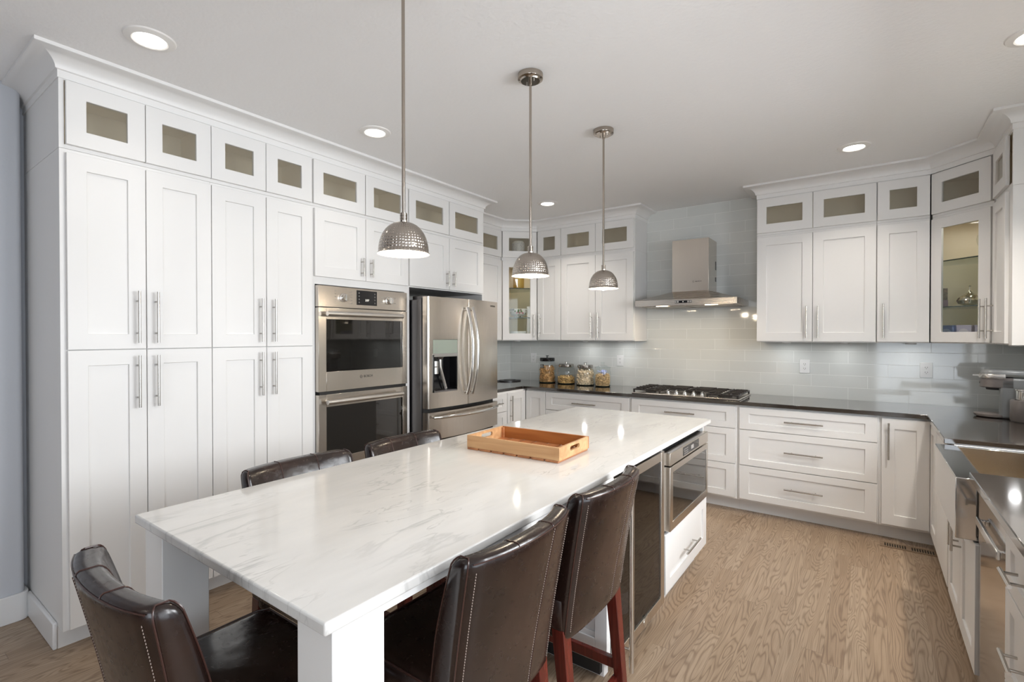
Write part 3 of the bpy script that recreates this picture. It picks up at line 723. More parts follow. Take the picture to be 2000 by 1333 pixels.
# ---------------------------------------------------------------- gas cooktop
rt = root('gas_cooktop', 'stainless steel gas cooktop with black cast-iron grates', 'cooktop', (-1.318, 4.618, ZK+.0005))
b = mb(); cw, cd2 = .462, .255
b.box(-cw, cw, -cd2, cd2, 0, .012); o = b.build('tray', 'steel_x', rt, bevel=.004)
b = mb()
for u in (-.19, .19): b.box(u-.0012, u+.0012, -cd2+.002, cd2-.002, .0118, .0128)
b.build('tray_seam', 'dark', o)
burn = [(-.325, -.12, .038), (-.325, .12, .045), (0, .07, .06), (.325, -.12, .045), (.325, .12, .038)]
for (u, v, r) in burn:
    bo = mb().lathe([(r+.012, .0125), (r+.012, .020), (r, .024), (r, .030), (r-.006, .034), (0.0005, .035)], (u, v, 0), 24).build('burner', 'black_matt', rt)
for u0, u1, v0 in ((-.452, -.200, -.235), (-.185, .185, -.065), (.200, .452, -.235)):
    g = mb(); v1 = .24; zz = .044; r = .0055
    g.box(u0, u1, v0, v0+.012, zz-.012, zz); g.box(u0, u1, v1-.012, v1, zz-.012, zz); g.box(u0, u0+.012, v0, v1, zz-.012, zz); g.box(u1-.012, u1, v0, v1, zz-.012, zz)
    um = (u0+u1)/2; n = 5
    for k in range(1, n+1):
        vv = v0+(v1-v0)*k/(n+1); g.box(u0, um-.03, vv-.005, vv+.005, zz-.006, zz+.010); g.box(um+.03, u1, vv-.005, vv+.005, zz-.006, zz+.010)
    for k in (-1, 0, 1): g.box(um+k*.06-.005, um+k*.06+.005, v0, v1, zz-.010, zz+.004)
    for uu in (u0+.006, u1-.006):
        for vv in (v0+.006, v1-.006): g.box(uu-.007, uu+.007, vv-.007, vv+.007, .0125, zz)
    g.build('grate', 'black_matt', rt, bevel=.0015, seg=1)
for k in range(5):
    u = -.15+.075*k; kb = mb().lathe([(.021, .0125), (.021, .018), (.017, .020), (.016, .034), (.0005, .0345)], (u, -.165, 0), 20)
    kb.box(u-.005, u+.005, -.182, -.148, .034, .046); kb.build('knob', 'polish', rt, bevel=.001, seg=1)

# ---------------------------------------------------------------- range hood
rt = root('range_hood', 'stainless steel wall range hood with a tall chimney', 'range hood', (-1.348, YB-.003, 1.722))
b = mb(); hw = .447; d = .498; zt = .055
b.rings([[(-hw, -d, 0), (hw, -d, 0), (hw, 0, 0), (-hw, 0, 0)], [(-hw, -d, zt), (hw, -d, zt), (hw, 0, zt), (-hw, 0, zt)], [(-.166, -.288, .14), (.166, -.288, .14), (.166, 0, .14), (-.166, 0, .14)]], cap0=True)
can = b.build('canopy', 'steel_x', rt, bevel=.0015, ang=20)
for p in can.data.polygons: p.use_smooth = False
mb().box(-.166, .166, -.288, 0, .14, .622).build('chimney', 'steel_v', rt, bevel=.0015)
b = mb(); b.box(.1665, .168, -.045, -.015, .35, .43); b.box(.1665, .168, -.045, -.015, .24, .28); b.build('chimney_clip', 'black', rt)
cp = mb().box(-.075, .075, -d-.003, -d, .020, .042).build('control_panel', 'black', rt)
b = mb()
for u in (-.066, -.046, .046, .066): b.box(u-.008, u+.008, -d-.005, -d-.003, .023, .039)
b.build('button', 'silverp', cp)
text('display', '0', .014, 'text_lit', cp, (0, -d-.0035, .031), (pi/2, 0, 0))
b = mb(); b.box(-.40, -.01, -.44, -.04, -.004, 0); b.box(.01, .40, -.44, -.04, -.004, 0); b.build('filter', 'mesh_f', rt)
for u in (-.20, .235):
    hl = mb().box(u-.05, u+.05, -.485, -.455, -.004, .001).build('hood_lamp', 'hoodlens', rt)
    l = lamp('hood_light', 'AREA', (u, -.47, -.008), 1.6, (1, .80, .56), hl, shape='RECTANGLE', size=.1, size_y=.03)
text('logo', 'BOSCH', .017, 'text_d', rt, (.075, -.2885, .228), (pi/2, 0, 0))
b = mb(); b.lathe([(.0062, -.2888), (.0085, -.2888), (.0085, -.2884), (.0062, -.2884)], (.030, 0, .228), 20, axis='y'); b.build('logo_mark', 'text_d', rt)

# ---------------------------------------------------------------- double oven
rt = root('double_oven', 'stainless steel double wall oven with black glass doors', 'oven', (-A+.018, 1.886, .46), RL)
w = .766
mb().box(.004, w-.004, .04, .60, .02, 1.325).build('body', 'dark', rt)
pz0, pz1 = 1.642-.46, 1.783-.46
pn = mb().box(0, w, .002, .04, pz0, pz1).build('control_panel', 'steel_h', rt, bevel=.002)
dz = mb().box(.300, .474, -.001, .0025, pz0+.025, pz1-.013).build('display', 'black', pn)
text('clock', '2:07', .020, 'text_lit', dz, (.387, -.0013, pz0+.060), (pi/2, 0, 0))
for kx in (.318, .455):
    for kz in range(4):
        text('legend', '\u2261', .020, 'print_grey', dz, (kx, -.0013, pz0+.042+.022*kz), (pi/2, 0, 0))
for kx in (.193, .583):
    k = mb().lathe([(.030, .002), (.030, -.004), (.026, -.006), (.024, -.030), (.022, -.033), (.0005, -.033)], (kx, 0, pz0+.068), 28, axis='y')
    k.box(kx-.004, kx+.004, -.040, -.030, pz0+.046, pz0+.090)
    k.build('knob', 'polish', pn)
    b = mb()
    for s in (-1, 1):
        for j in range(5):
            if kx > .4 and j in (0, 2, 4): continue
            b.box(kx+s*.052-.018, kx+s*.052+.018, .0012, .0022, pz0+.028+j*.020, pz0+.0288+j*.020); b.box(kx+s*.064-.006, kx+s*.064+.006, .0012, .0022, pz0+.031+j*.020, pz0+.0335+j*.020)
    b.build('dial_print', 'print_grey', pn)
def oven_door(z0, z1, g0, g1, hz):
    fw = .058
    b = mb(); b.box(0, fw, 0, .04, z0, z1); b.box(w-fw+.012, w, 0, .04, z0, z1); b.box(fw, w-fw+.012, 0, .04, z0, g0); b.box(fw, w-fw+.012, 0, .04, g1, z1)
    d = b.build('oven_door', 'steel_h', rt, bevel=.0015, seg=1)
    gl = mb().box(fw, w-fw+.012, .003, .010, g0, g1).build('window_glass', 'oven_glass', d)
    h = mb(); h.cyl((.036, -.045, hz), (.680, -.045, hz), .0165, 24)
    h.cyl((.066, 0, hz), (.066, -.045, hz), .010, 14); h.cyl((.650, 0, hz), (.650, -.045, hz), .010, 14)
    h.build('handle', 'bar', d, ang=50)
    return d
d1 = oven_door(1.079-.46, 1.637-.46, 1.209-.46, 1.560-.46, 1.597-.46)
oven_door(.498-.46, 1.058-.46, .628-.46, .975-.46, 1.012-.46)
text('logo', 'BOSCH', .024, 'text_d', d1, (.395, -.0005, 1.161-.46), (pi/2, 0, 0))
b = mb(); b.lathe([(.008, -.001), (.0105, -.001), (.0105, 0), (.008, 0)], (.335, 0, 1.161-.46), 20, axis='y'); b.box(.331, .339, -.001, 0, 1.1595-.46, 1.1625-.46); b.build('logo_mark', 'text_d', d1)
mb().box(0, w, .004, .04, 0, .034).build('vent_trim', 'steel_h', rt)
b = mb(); b.box(.01, w-.01, .006, .04, pz0-.005, pz0); b.build('door_gap', 'dark', rt); mb().box(.01, w-.01, .006, .04, 1.058-.46, 1.079-.46).build('door_gap', 'dark', rt)

# ---------------------------------------------------------------- fridge
rt = root('refrigerator', 'stainless steel french-door refrigerator with a water dispenser', 'refrigerator', (-2.763, 2.722, 0), RL)
w = .890
mb().box(.002, w-.002, .075, .78, .03, 1.735).build('case', 'steel_dark', rt, bevel=.004)
mb().box(.004, w-.004, .055, .075, .05, 1.745).build('door_seal', 'rubber', rt)
def fx(x): return -.043*(1-((x-w/2)/(w/2))**2)
def curved(x0, x1, z0, z1, holes=None):
    n = 14; xs = [x0+(x1-x0)*i/n for i in range(n+1)]
    if holes: xs = sorted(set(xs + [holes[0], holes[1]]))
    b = mb(); rr = .012
    def pf(x):
        e = min(x-x0, x1-x)
        return fx(x) + (rr-math.sqrt(max(0, rr*rr-(rr-e)**2)) if e < rr else 0)
    xs = sorted(set(xs + [x0+rr*.15, x0+rr*.5, x0+rr, x1-rr, x1-rr*.5, x1-rr*.15]))
    def seg(za, zb_, xa, xb):
        ps = [x for x in xs if xa-1e-9 <= x <= xb+1e-9]
        b.prism([(x, pf(x)) for x in ps] + [(ps[-1], .055), (ps[0], .055)], za, zb_)
    if holes:
        h0, h1, g0, g1 = holes
        seg(z0, g0, x0, x1); seg(g1, z1, x0, x1); seg(g0, g1, x0, h0); seg(g0, g1, h1, x1)
    else: seg(z0, z1, x0, x1)
    return b
xm = .432
hx0, hx1, hz0, hz1 = .047, .298, 1.004, 1.420
dl = curved(0, xm-.0025, .880, 1.755, (hx0, hx1, hz0, hz1)).build('fridge_door', 'steel_v', rt, ang=25)
dr = curved(xm+.0025, w, .880, 1.755).build('fridge_door', 'steel_v', rt, ang=25)
fd = curved(0, w, .635, .848).build('freezer_drawer', 'steel_v', rt, ang=25)
curved(0, w, .06, .615).build('freezer_drawer', 'steel_v', rt, ang=25)
# dispenser
m = .030
b = mb(); yb = .045
b.box(hx0, hx1, yb, yb+.005, hz0, 1.300); b.box(hx0, hx0+.003, -.02, yb, hz0, 1.3); b.box(hx1-.003, hx1, -.03, yb, hz0, 1.3)
ds = b.build('dispenser_well', 'black', dl)
mb().prism([(hx0, -.018), (hx1, -.036), (hx1, yb), (hx0, yb)], hz0, hz0+.012).build('drip_tray', 'steel_dark', dl)
mb().prism([(hx0+.002, fx(hx0)-.001), (hx1-.002, fx(hx1)-.001), (hx1-.002, .0), (hx0+.002, .0)], 1.309, hz1-.002).build('display', 'screen', dl, bevel=.001)
mb().prism([(hx0, fx(hx0)-.003), (hx1, fx(hx1)-.003), (hx1, .03), (hx0, .03)], 1.283, 1.309).build('button_strip', 'silverp', dl)
b = mb(); b.cyl((hx0+.085, -.0, 1.283), (hx0+.085, -.0, 1.262), .032, 18, .022); b.build('spout', 'steel_dark', dl)
b = mb(); b.tube([(hx0+.10, .012, 1.26), (hx0+.10, .012, 1.20), (hx0+.12, .014, 1.15), (hx0+.175, .02, 1.02)], .013, 10, .6); b.build('lever', 'silverp', dl)
b = mb(); b.lathe([(.026, 1.15), (.026, 1.20), (.022, 1.205), (.026, 1.21), (.026, 1.25)], (hx0+.033, .0, 0), 18, cap0=True, cap1=True); b.build('water_filter', 'silverp', dl)
b = mb()
for zz in (1.385, 1.355, 1.332):
    for xx in (hx0+.035, hx1-.045):
        b.box(xx-.013, xx+.013, fx(xx)-.0022, fx(xx)-.0008, zz, zz+.002); b.box(xx-.010, xx+.010, fx(xx)-.0022, fx(xx)-.0008, zz-.006, zz-.0045)
b.build('display_print', 'print_grey', dl)
# handles
for dd, hx in ((dl, xm-.036), (dr, xm+.028)):
    b = mb(); pts = []
    for i in range(25):
        u = i/24; pts.append((hx, fx(hx)-.020-.062*math.sin(pi*u)**.8, .965+.72*u))
    b.tube(pts, .013, 12)
    for zz in (.985, 1.665): b.cyl((hx, fx(hx), zz), (hx, fx(hx)-.03, zz), .009, 12)
    b.build('handle', 'polish', dd)
b = mb(); b.tube([(.035+.80*i/24, fx(.035+.80*i/24)-.026-.045*math.sin(pi*i/24)**.7, .812) for i in range(25)], .0125, 12)
for xx in (.05, .82): b.cyl((xx, fx(xx), .812), (xx, fx(xx)-.04, .812), .009, 12)
b.build('handle', 'polish', fd)
xl = .81; sl = math.atan(2*.043*(xl-w/2)/(w/2)**2)
text('logo', 'SAMSUNG', .019, 'text_d', dr, (xl-.015, fx(xl-.015)-.0012, 1.714), (pi/2, 0, sl))
b = mb(); b.box(.03, .16, .06, .2, 1.735, 1.765); b.box(w-.16, w-.03, .06, .2, 1.735, 1.765); b.build('hinge_cover', 'steel_dark', rt, bevel=.003)

# ---------------------------------------------------------------- island
IXA, IXB, IYA, IYB, IZ, IZB = -1.784, -.8175, .539, 3.316, .914, .8872
b = mb().box(IXA, IXB, IYA, IYB, IZB, IZ)
tag(b.build('island_worktop', 'marble', bevel=.005, seg=3), 'pale veined marble slab topping the long kitchen island', 'worktop')
rt = root('kitchen_island', 'white kitchen island base with square posts under the marble slab', 'island', (-1.3, 1.9, 0))
ox, oy = -1.3, 1.9; e = .0005
def ibox(b, x0, x1, y0, y1, z0, z1): return b.box(x0-ox, x1-ox, y0-oy, y1-oy, z0, z1)
y0i = 1.862; FX = -.858
b = mb()
ibox(b, -1.745, -1.46, y0i, 3.30, .105, IZB-e)                     # back half of the base
ibox(b, -1.46, FX, y0i, 1.884, .105, IZB-e)                        # end panel
ibox(b, -1.46, FX, 2.492, 2.506, .105, IZB-e); ibox(b, -1.46, FX, 2.506, 3.30, .105, .432); ibox(b, -1.46, FX, 3.272, 3.30, .432, IZB-e)
ibox(b, -1.46, FX, 2.506, 3.272, .862, IZB-e); 
b.build('body', 'paint', rt)
b = mb(); ibox(b, -1.72, -.93, y0i+.06, y0i+.08, 0, .105); ibox(b, -.93, -.93+.0, y0i+.06, y0i+.06, 0, .105) if False else None
ibox(b, -.93, -.91, 2.50, 3.28, 0, .105); ibox(b, -1.72, -1.70, y0i+.08, 3.28, 0, .105); ibox(b, -1.70, -.93, 3.24, 3.26, 0, .105)
b.build('toe_kick', 'paint', rt)
b = mb(); ibox(b, -.93, -.905, y0i+.06, y0i+.10, 0, .105); b.build('corner_foot', 'paint', rt)
# end panel mouldings
b = mb(); yy = y0i
for (xa, xb) in ((-1.745, -1.69), (FX-.055, FX)): ibox(b, xa, xb, yy-.012, yy, .105, IZB-.05)
ibox(b, -1.745, FX, yy-.012, yy, IZB-.05, IZB-e); ibox(b, -1.69, FX-.055, yy-.012, yy, .105, .20)
ibox(b, -1.69, FX-.055, yy-.006, yy, .20, .222)
b.build('end_panel', 'paint', rt, bevel=.002)
for (xa, xb) in ((-1.765, -1.640), (-.945, -.825)):
    b = mb(); ibox(b, xa, xb, .560, .685, 0, IZB-e); b.build('post', 'paint', rt, bevel=.0025)
b = mb(); ibox(b, -1.755, -1.735, .685, y0i-.0125, .866, IZB-e); ibox(b, -.850, -.830, .685, y0i-.0125, .866, IZB-e); ibox(b, -1.64, -.945, .575, .595, .866, IZB-e)
b.build('support_rail', 'paint', rt)
# drawer below the microwave: local frame rotated (faces +x)
dw = mb(); mt = Matrix.Translation(Vector((-.838-ox, 2.508-oy, 0))) @ Matrix.Rotation(pi/2, 4, 'Z'); ww = .782
shaker(dw, 0, ww, .118, .424, .072, .062, m=mt)
dwo = dw.build('drawer', 'paint', rt, bevel=.0014, seg=1)
b = mb(); xh = -.804-ox
b.cyl((xh, 2.77-oy, .246), (xh, 3.03-oy, .246), .006, 14)
for yy in (2.82, 2.98): b.cyl((xh, yy-oy, .246), (xh-.034, yy-oy, .246), .0042, 10)
b.build('handle', 'satin', dwo)
# microwave drawer
rt = root('microwave_drawer', 'stainless steel built-in microwave in the island side', 'microwave', (-.820, 2.525, .44), RL)
w = .728; h = .405
mb().box(.004, w-.004, .045, .45, .002, h-.002).build('body', 'dark', rt)
mb().box(0, w, 0, .042, .340, h).build('control_panel', 'steel_h', rt, bevel=.002)
b = mb(); b.box(.215, .52, -.001, .002, .350, .396); cpn = b.build('display', 'black', rt)
b = mb()
for i in range(6):
    for j in range(3): b.box(.235+.012*i, .241+.012*i, -.0018, -.0008, .357+.012*j, .362+.012*j)
b.box(.36, .41, -.0018, -.0008, .362, .384); b.build('key_print', 'print_grey', cpn)
b = mb(); f = .045
b.box(0, f, 0, .042, 0, .332); b.box(w-f*.6, w, 0, .042, 0, .332); b.box(f, w-f*.6, 0, .042, 0, .045); b.box(f, w-f*.6, 0, .042, .300, .332)
mo = b.build('door', 'steel_h', rt, bevel=.002)
mb().box(f, w-f*.6, .004, .010, .045, .300).build('window_glass', 'oven_glass', mo)
# beverage cooler
rt = root('beverage_cooler', 'under-counter drinks cooler with a smoked glass door', 'cooler', (-.838, 1.888, .02), RL)
w = .600; h = .845
b = mb(); b.box(0, .02, .045, .58, .06, h); b.box(w-.02, w, .045, .58, .06, h); b.box(.02, w-.02, .045, .58, .06, .08); b.box(.02, w-.02, .045, .58, h-.02, h); b.box(.02, w-.02, .56, .58, .08, h-.02)
b.build('case', 'dark', rt)
mb().box(.01, w-.01, .075, .56, 0, .06).build('base_grille', 'rubber', rt)
b = mb(); f = .045
b.box(0, f, 0, .04, .07, h); b.box(w-f, w, 0, .04, .07, h); b.box(f, w-f, 0, .04, .07, .07+f); b.box(f, w-f, 0, .04, h-f, h)
do = b.build('door', 'steel_v', rt, bevel=.002)
mb().box(f, w-f, .006, .012, .07+f, h-f).build('window_glass', 'smoke_glass', do)
b = mb(); b.cyl((.062, -.045, .03), (.062, -.045, .80), .0105, 18); b.cyl((.062, 0, .12), (.062, -.045, .12), .006, 10); b.cyl((.062, 0, .72), (.062, -.045, .72), .006, 10)
b.build('handle', 'polish', do)
b = mb(); b.lathe([(.0005, -.004), (.022, -.004), (.026, -.002), (.026, 0)], (.345, 0, .093), 24, axis='y')
bo = b.build('badge', 'polish', do); bo.data.transform(Matrix.Translation((.345*0, 0, 0)))
b = mb()
for zz in (.30, .52, .70): b.box(.02, w-.02, .06, .55, zz, zz+.004)
b.build('rack', 'shelf', rt)
# bottles standing on the floor of the cooler
def lathe_obj(name, prof, loc, mat, parent=None, seg=28, **k): return mb().lathe(prof, (0, 0, 0), seg, **k).build(name, mat, parent)
rt = root('spray_bottle', 'clear spray bottle with a paper label behind the cooler glass', 'bottle', (-.965, 2.225, .1005))
lathe_obj('bottle_body', [(.0005, 0), (.038, 0), (.040, .01), (.040, .14), (.030, .17), (.014, .19), (.014, .205)], None, 'clearp', rt)
lathe_obj('label', [(.0404, .03), (.0404, .13)], None, 'label_w', rt)
b = mb(); b.box(-.014, .014, -.03, .014, .205, .235); b.box(-.008, .008, -.055, -.03, .218, .235); b.box(-.004, .004, -.030, -.024, .17, .205); b.build('trigger', 'plastic_w', rt, bevel=.003)
rt = root('drink_bottle', 'green bottle with a blue label behind the cooler glass', 'bottle', (-.965, 2.095, .1005))
lathe_obj('bottle_body', [(.0005, 0), (.032, 0), (.033, .01), (.033, .15), (.012, .20), (.012, .235), (.0005, .235)], None, 'bottle_g', rt)
lathe_obj('label', [(.0335, .03), (.0335, .10)], None, 'bottle_b', rt)

# ---------------------------------------------------------------- bar stools
def make_stool(label, loc, rz, mirror=False):
    """sitter faces local +y; backrest outer face at -y"""
    rt = root('bar_stool', label, 'bar stool', loc, rz, 'brown leather bar stools round the island')
    hw, z0, z1, th, cv = .226, .475, .957, .080, .030
    def yo(x, z):                                   # outer face, raked and bowed
        u = (z-z0)/(z1-z0); return -.200 - .075*u**1.25 - cv*(1-(x/hw)**2)*(.35+.65*u) + .010*abs(x/hw)**4
    def tz(z):
        u = max(0, ((z-z0)/(z1-z0)-.55)/.45); return th*(1-.30*u**1.4)
    def ring(z, thk, inset, dz=0):
        th = tz(z); thk = thk*th/.080
        pts = []; n = 16; r = .020
        W = hw*(.955+.045*(z-z0)/(z1-z0)) - inset
        def yin(x): return yo(x, z)+th
        for i in range(n+1): x = -W+r + (2*W-2*r)*i/n; pts.append((x, yo(x, z)+(th-thk)/2, z+dz))
        ye = yo(W, z)
        for a in (-60, -30, 0): pts.append((W-r+r*math.cos(math.radians(a)), ye+(th-thk)/2+r*(1+math.sin(math.radians(a))) if thk > 2*r else ye+th/2, z+dz))
        for a in (0, 30, 60): pts.append((W-r+r*math.cos(math.radians(a)), ye+(th+thk)/2-r*(1-math.sin(math.radians(a))) if thk > 2*r else ye+th/2, z+dz))
        for i in range(n+1): x = W-r - (2*W-2*r)*i/n; pts.append((x, yo(x, z)+(th+thk)/2, z+dz))
        for a in (120, 150, 180): pts.append((-W+r+r*math.cos(math.radians(a)), ye+(th+thk)/2-r*(1-math.sin(math.radians(a))) if thk > 2*r else ye+th/2, z+dz))
        for a in (180, 210, 240): pts.append((-W+r+r*math.cos(math.radians(a)), ye+(th-thk)/2+r*(1+math.sin(math.radians(a))) if thk > 2*r else ye+th/2, z+dz))
        return pts
    rs = [ring(z0, th*.55, .012), ring(z0+.010, th*.9, .003), ring(z0+.02, th, 0)]
    for i in range(1, 15): rs.append(ring(z0+.02+(z1-.030-z0-.02)*i/15, th, 0))
    for k, (dz, f, ins) in enumerate(((.030, 1, 0), (.018, .97, .001), (.009, .88, .004), (.003, .74, .008), (0, .56, .013))): rs.append(ring(z1-dz, th*f, ins))
    b = mb(); b.rings(rs, cap1=False); lv = b.last; n_ = 16
    for i in range(n_): b.b.faces.new((lv[i], lv[i+1], lv[n_+7+n_-i-1], lv[n_+7+n_-i])).smooth = True
    b.b.faces.new(lv[n_:n_+8]).smooth = True; b.b.faces.new(lv[2*n_+7:] + [lv[0]]).smooth = True
    back = b.build('backrest', 'leather', rt, ang=80)
    # piping round both side panels, along the top and down the outer face
    p = mb(); rr = .0020
    RND = ((.030, 1, 0), (.018, .97, .001), (.009, .88, .004), (.003, .74, .008), (0, .56, .013))
    Wz = lambda z: hw*(.955+.045*(z-z0)/(z1-z0))
    def sy(x, dz, f, side):                         # y on the outer (0) or inner (1) skin near the top
        t_ = tz(z1-dz); return yo(x, z1-dz) + (t_ - t_*f)/2 + side*t_*f
    for s in (-1, 1):
        zs = [z0+.03+(z1-.03-z0-.03)*i/12 for i in range(13)]
        out = [(s*(Wz(z)-.0055), yo(s*Wz(z), z)+.0050, z) for z in zs]; inn = [(s*(Wz(z)-.0055), yo(s*Wz(z), z)+tz(z)-.0050, z) for z in zs]
        o2_ = [(s*(Wz(z1-dz)-i_-.005), sy(s*hw, dz, f, 0)+.0045, z1-dz+.0008) for dz, f, i_ in RND[1:]]; i2_ = [(s*(Wz(z1-dz)-i_-.005), sy(s*hw, dz, f, 1)-.0045, z1-dz+.0008) for dz, f, i_ in RND[1:]]
        p.tube(out + o2_ + list(reversed(inn + i2_)), rr, 6)
    p.tube([(x, sy(x, .009, .88, 0)-.0006, z1-.0082) for x in [-hw+.014+(2*hw-.028)*i/18 for i in range(19)]], rr*.8, 6)
    sx = (-1 if not mirror else 1)*hw*.38
    p.tube([(sx, yo(sx, z)-.0004, z) for z in [z0+.02+(z1-.012-z0-.02)*i/14 for i in range(15)]], rr*.55, 6)
    for fx_ in (-.34, .34):
        x = fx_*hw
        pts = [(x, sy(x, dz, f, 0), z1-dz+.0004) for dz, f, i_ in RND[2:]] + [(x, sy(x, dz, f, 1), z1-dz+.0004) for dz, f, i_ in reversed(RND)]
        pts += [(x, yo(x, z)+tz(z)+.0003, z) for z in (z1-.05, z1-.075, z1-.10, z1-.125)]
        p.tube(pts, rr*.85, 6)
    p.build('piping', 'piping', back)
    st = mb()
    for s in (-1, 1):
        for i in range(62):
            z = z0+.035+i*.0068; u = hw*(.955+.045*(z-z0)/(z1-z0)); x = s*(u-.021); y = yo(x, z)-.0006
            st.box(x-.0007, x+.0007, y-.0006, y+.0006, z, z+.0038)
    for i in range(64):
        z = z0+.025+i*.0070; x = sx+.006*(1 if sx < 0 else -1); y = yo(x, z)-.0006
        st.box(x-.0007, x+.0007, y-.0006, y+.0006, z, z+.0038)
    st.build('stitching', 'thread', back)
    # seat cushion
    b = mb(); sz0, sz1 = .515, .635; rs = []
    for (z, ins) in ((sz0, .004), (sz0+.008, 0), (sz1-.03, 0), (sz1-.012, .006), (sz1-.003, .018), (sz1, .034)):
        W, y0s, y1s, r = .220-ins, -.185, .188-ins, .03; pts = []
        for (cx, cy, a0) in ((W-r, y0s+.005, -90), (W-r, y1s-r, 0), (-W+r, y1s-r, 90), (-W+r, y0s+.005, 180)):
            for k in range(5):
                a = math.radians(a0+22.5*k); pts.append((cx+r*math.cos(a), cy+(r if cy > 0 else .005)*math.sin(a), z))
        rs.append(pts)
    b.rings(rs); seat = b.build('seat', 'leather', rt, ang=60)
    p = mb(); W = .214; zz = sz1-.006
    p.tube([(-W, -.15, zz), (-W, .15, zz), (-W+.02, .178, zz), (W-.02, .178, zz), (W, .15, zz), (W, -.15, zz)], .003, 6); p.build('piping', 'piping', seat)
    # legs and stretchers
    def leg(p0, p1, a0, a1):
        b = mb(); b.rings([[(p[0]+sx_*a, p[1]+sy_*a, p[2]) for sx_, sy_ in ((-1, -1), (1, -1), (1, 1), (-1, 1))] for p, a in ((p0, a0), (p1, a1))])
        o = b.build('leg', 'mahogany', rt, bevel=.002, seg=1)
        for pl in o.data.polygons: pl.use_smooth = False
        return o
    lx = .195
    for s in (-1, 1):
        leg((s*lx, -.215, 0), (s*lx, -.165, .515), .0165, .0225); leg((s*lx, .158, 0), (s*lx, .153, .515), .0165, .0225)
    for s in (-1, 1):
        b = mb(); b.box(s*lx-.011, s*lx+.011, -.19, .155, .175, .215); b.build('stretcher', 'mahogany', rt, bevel=.002, seg=1)
    b = mb(); b.box(-lx, lx, -.197, -.175, .115, .155); b.build('stretcher', 'mahogany', rt, bevel=.002, seg=1)
    b = mb(); b.box(-lx, lx, .147, .169, .20, .24); b.build('stretcher', 'mahogany', rt, bevel=.002, seg=1)
    return rt
make_stool('brown leather bar stool at the near end of the island, back to the camera', (-1.262, .597, 0), 0)
make_stool('brown leather bar stool on the cooktop-aisle side of the island, nearer the camera', (-.963, 1.035, 0), pi/2, True)
make_stool('brown leather bar stool standing right in front of the drinks cooler', (-.963, 1.570, 0), pi/2, True)
make_stool('brown leather bar stool tucked in with its top edge showing before the pantry', (-1.600, 1.105, 0), -pi/2)
make_stool('brown leather bar stool tucked in with its top edge showing before the oven', (-1.600, 1.650, 0), -pi/2)

# ---------------------------------------------------------------- wooden tray on the island
rt = root('serving_tray', 'slatted wooden serving tray with cut-out grips on the island', 'tray', (-1.537, 1.770, IZ+.0005), math.radians(2.2))
tw, td, tz, th = .492, .292, .066, .010
fr_ = mb().box(0, tw, 0, th, .010, tz).build('long_side', 'acacia', rt, bevel=.001, seg=1)
mb().box(0, tw, td-th, td, .010, tz).build('long_side', 'acacia2', rt, bevel=.001, seg=1)
def grip(x0):
    b = mb(); ya, yb, za, zb = .100, .192, .034, .054
    b.box(x0, x0+th, th, ya, .010, tz); b.box(x0, x0+th, yb, td-th, .010, tz); b.box(x0, x0+th, ya, yb, .010, za); b.box(x0, x0+th, ya, yb, zb, tz)
    r = .009
    for (yc, s) in ((ya, 1), (yb, -1)):
        for (zc, q_) in ((za, 1), (zb, -1)):
            pts = [(yc, zc), (yc+s*r, zc)] + [(yc+s*r-s*r*math.sin(a), zc+q_*r-q_*r*math.cos(a)) for a in [k*pi/2/5 for k in range(1, 5)]] + [(yc, zc+q_*r)]
            mm = Matrix(((0, 0, 1, x0), (1, 0, 0, 0), (0, 1, 0, 0), (0, 0, 0, 1)))
            b.prism(pts, 0, th, mm)
    return b.build('end_side', 'acacia', rt)
grip(0); grip(tw-th)
for i in range(7):
    x = .001+i*.0705; mb().box(x, x+.062, .0005, td-.0005, 0, .0098).build('slat', 'acacia3', rt, bevel=.001, seg=1)
b = mb(); b.box(th, th+.012, td-th-.012, td-th, .0099, tz-.004); b.build('corner_block', 'acacia3', rt)

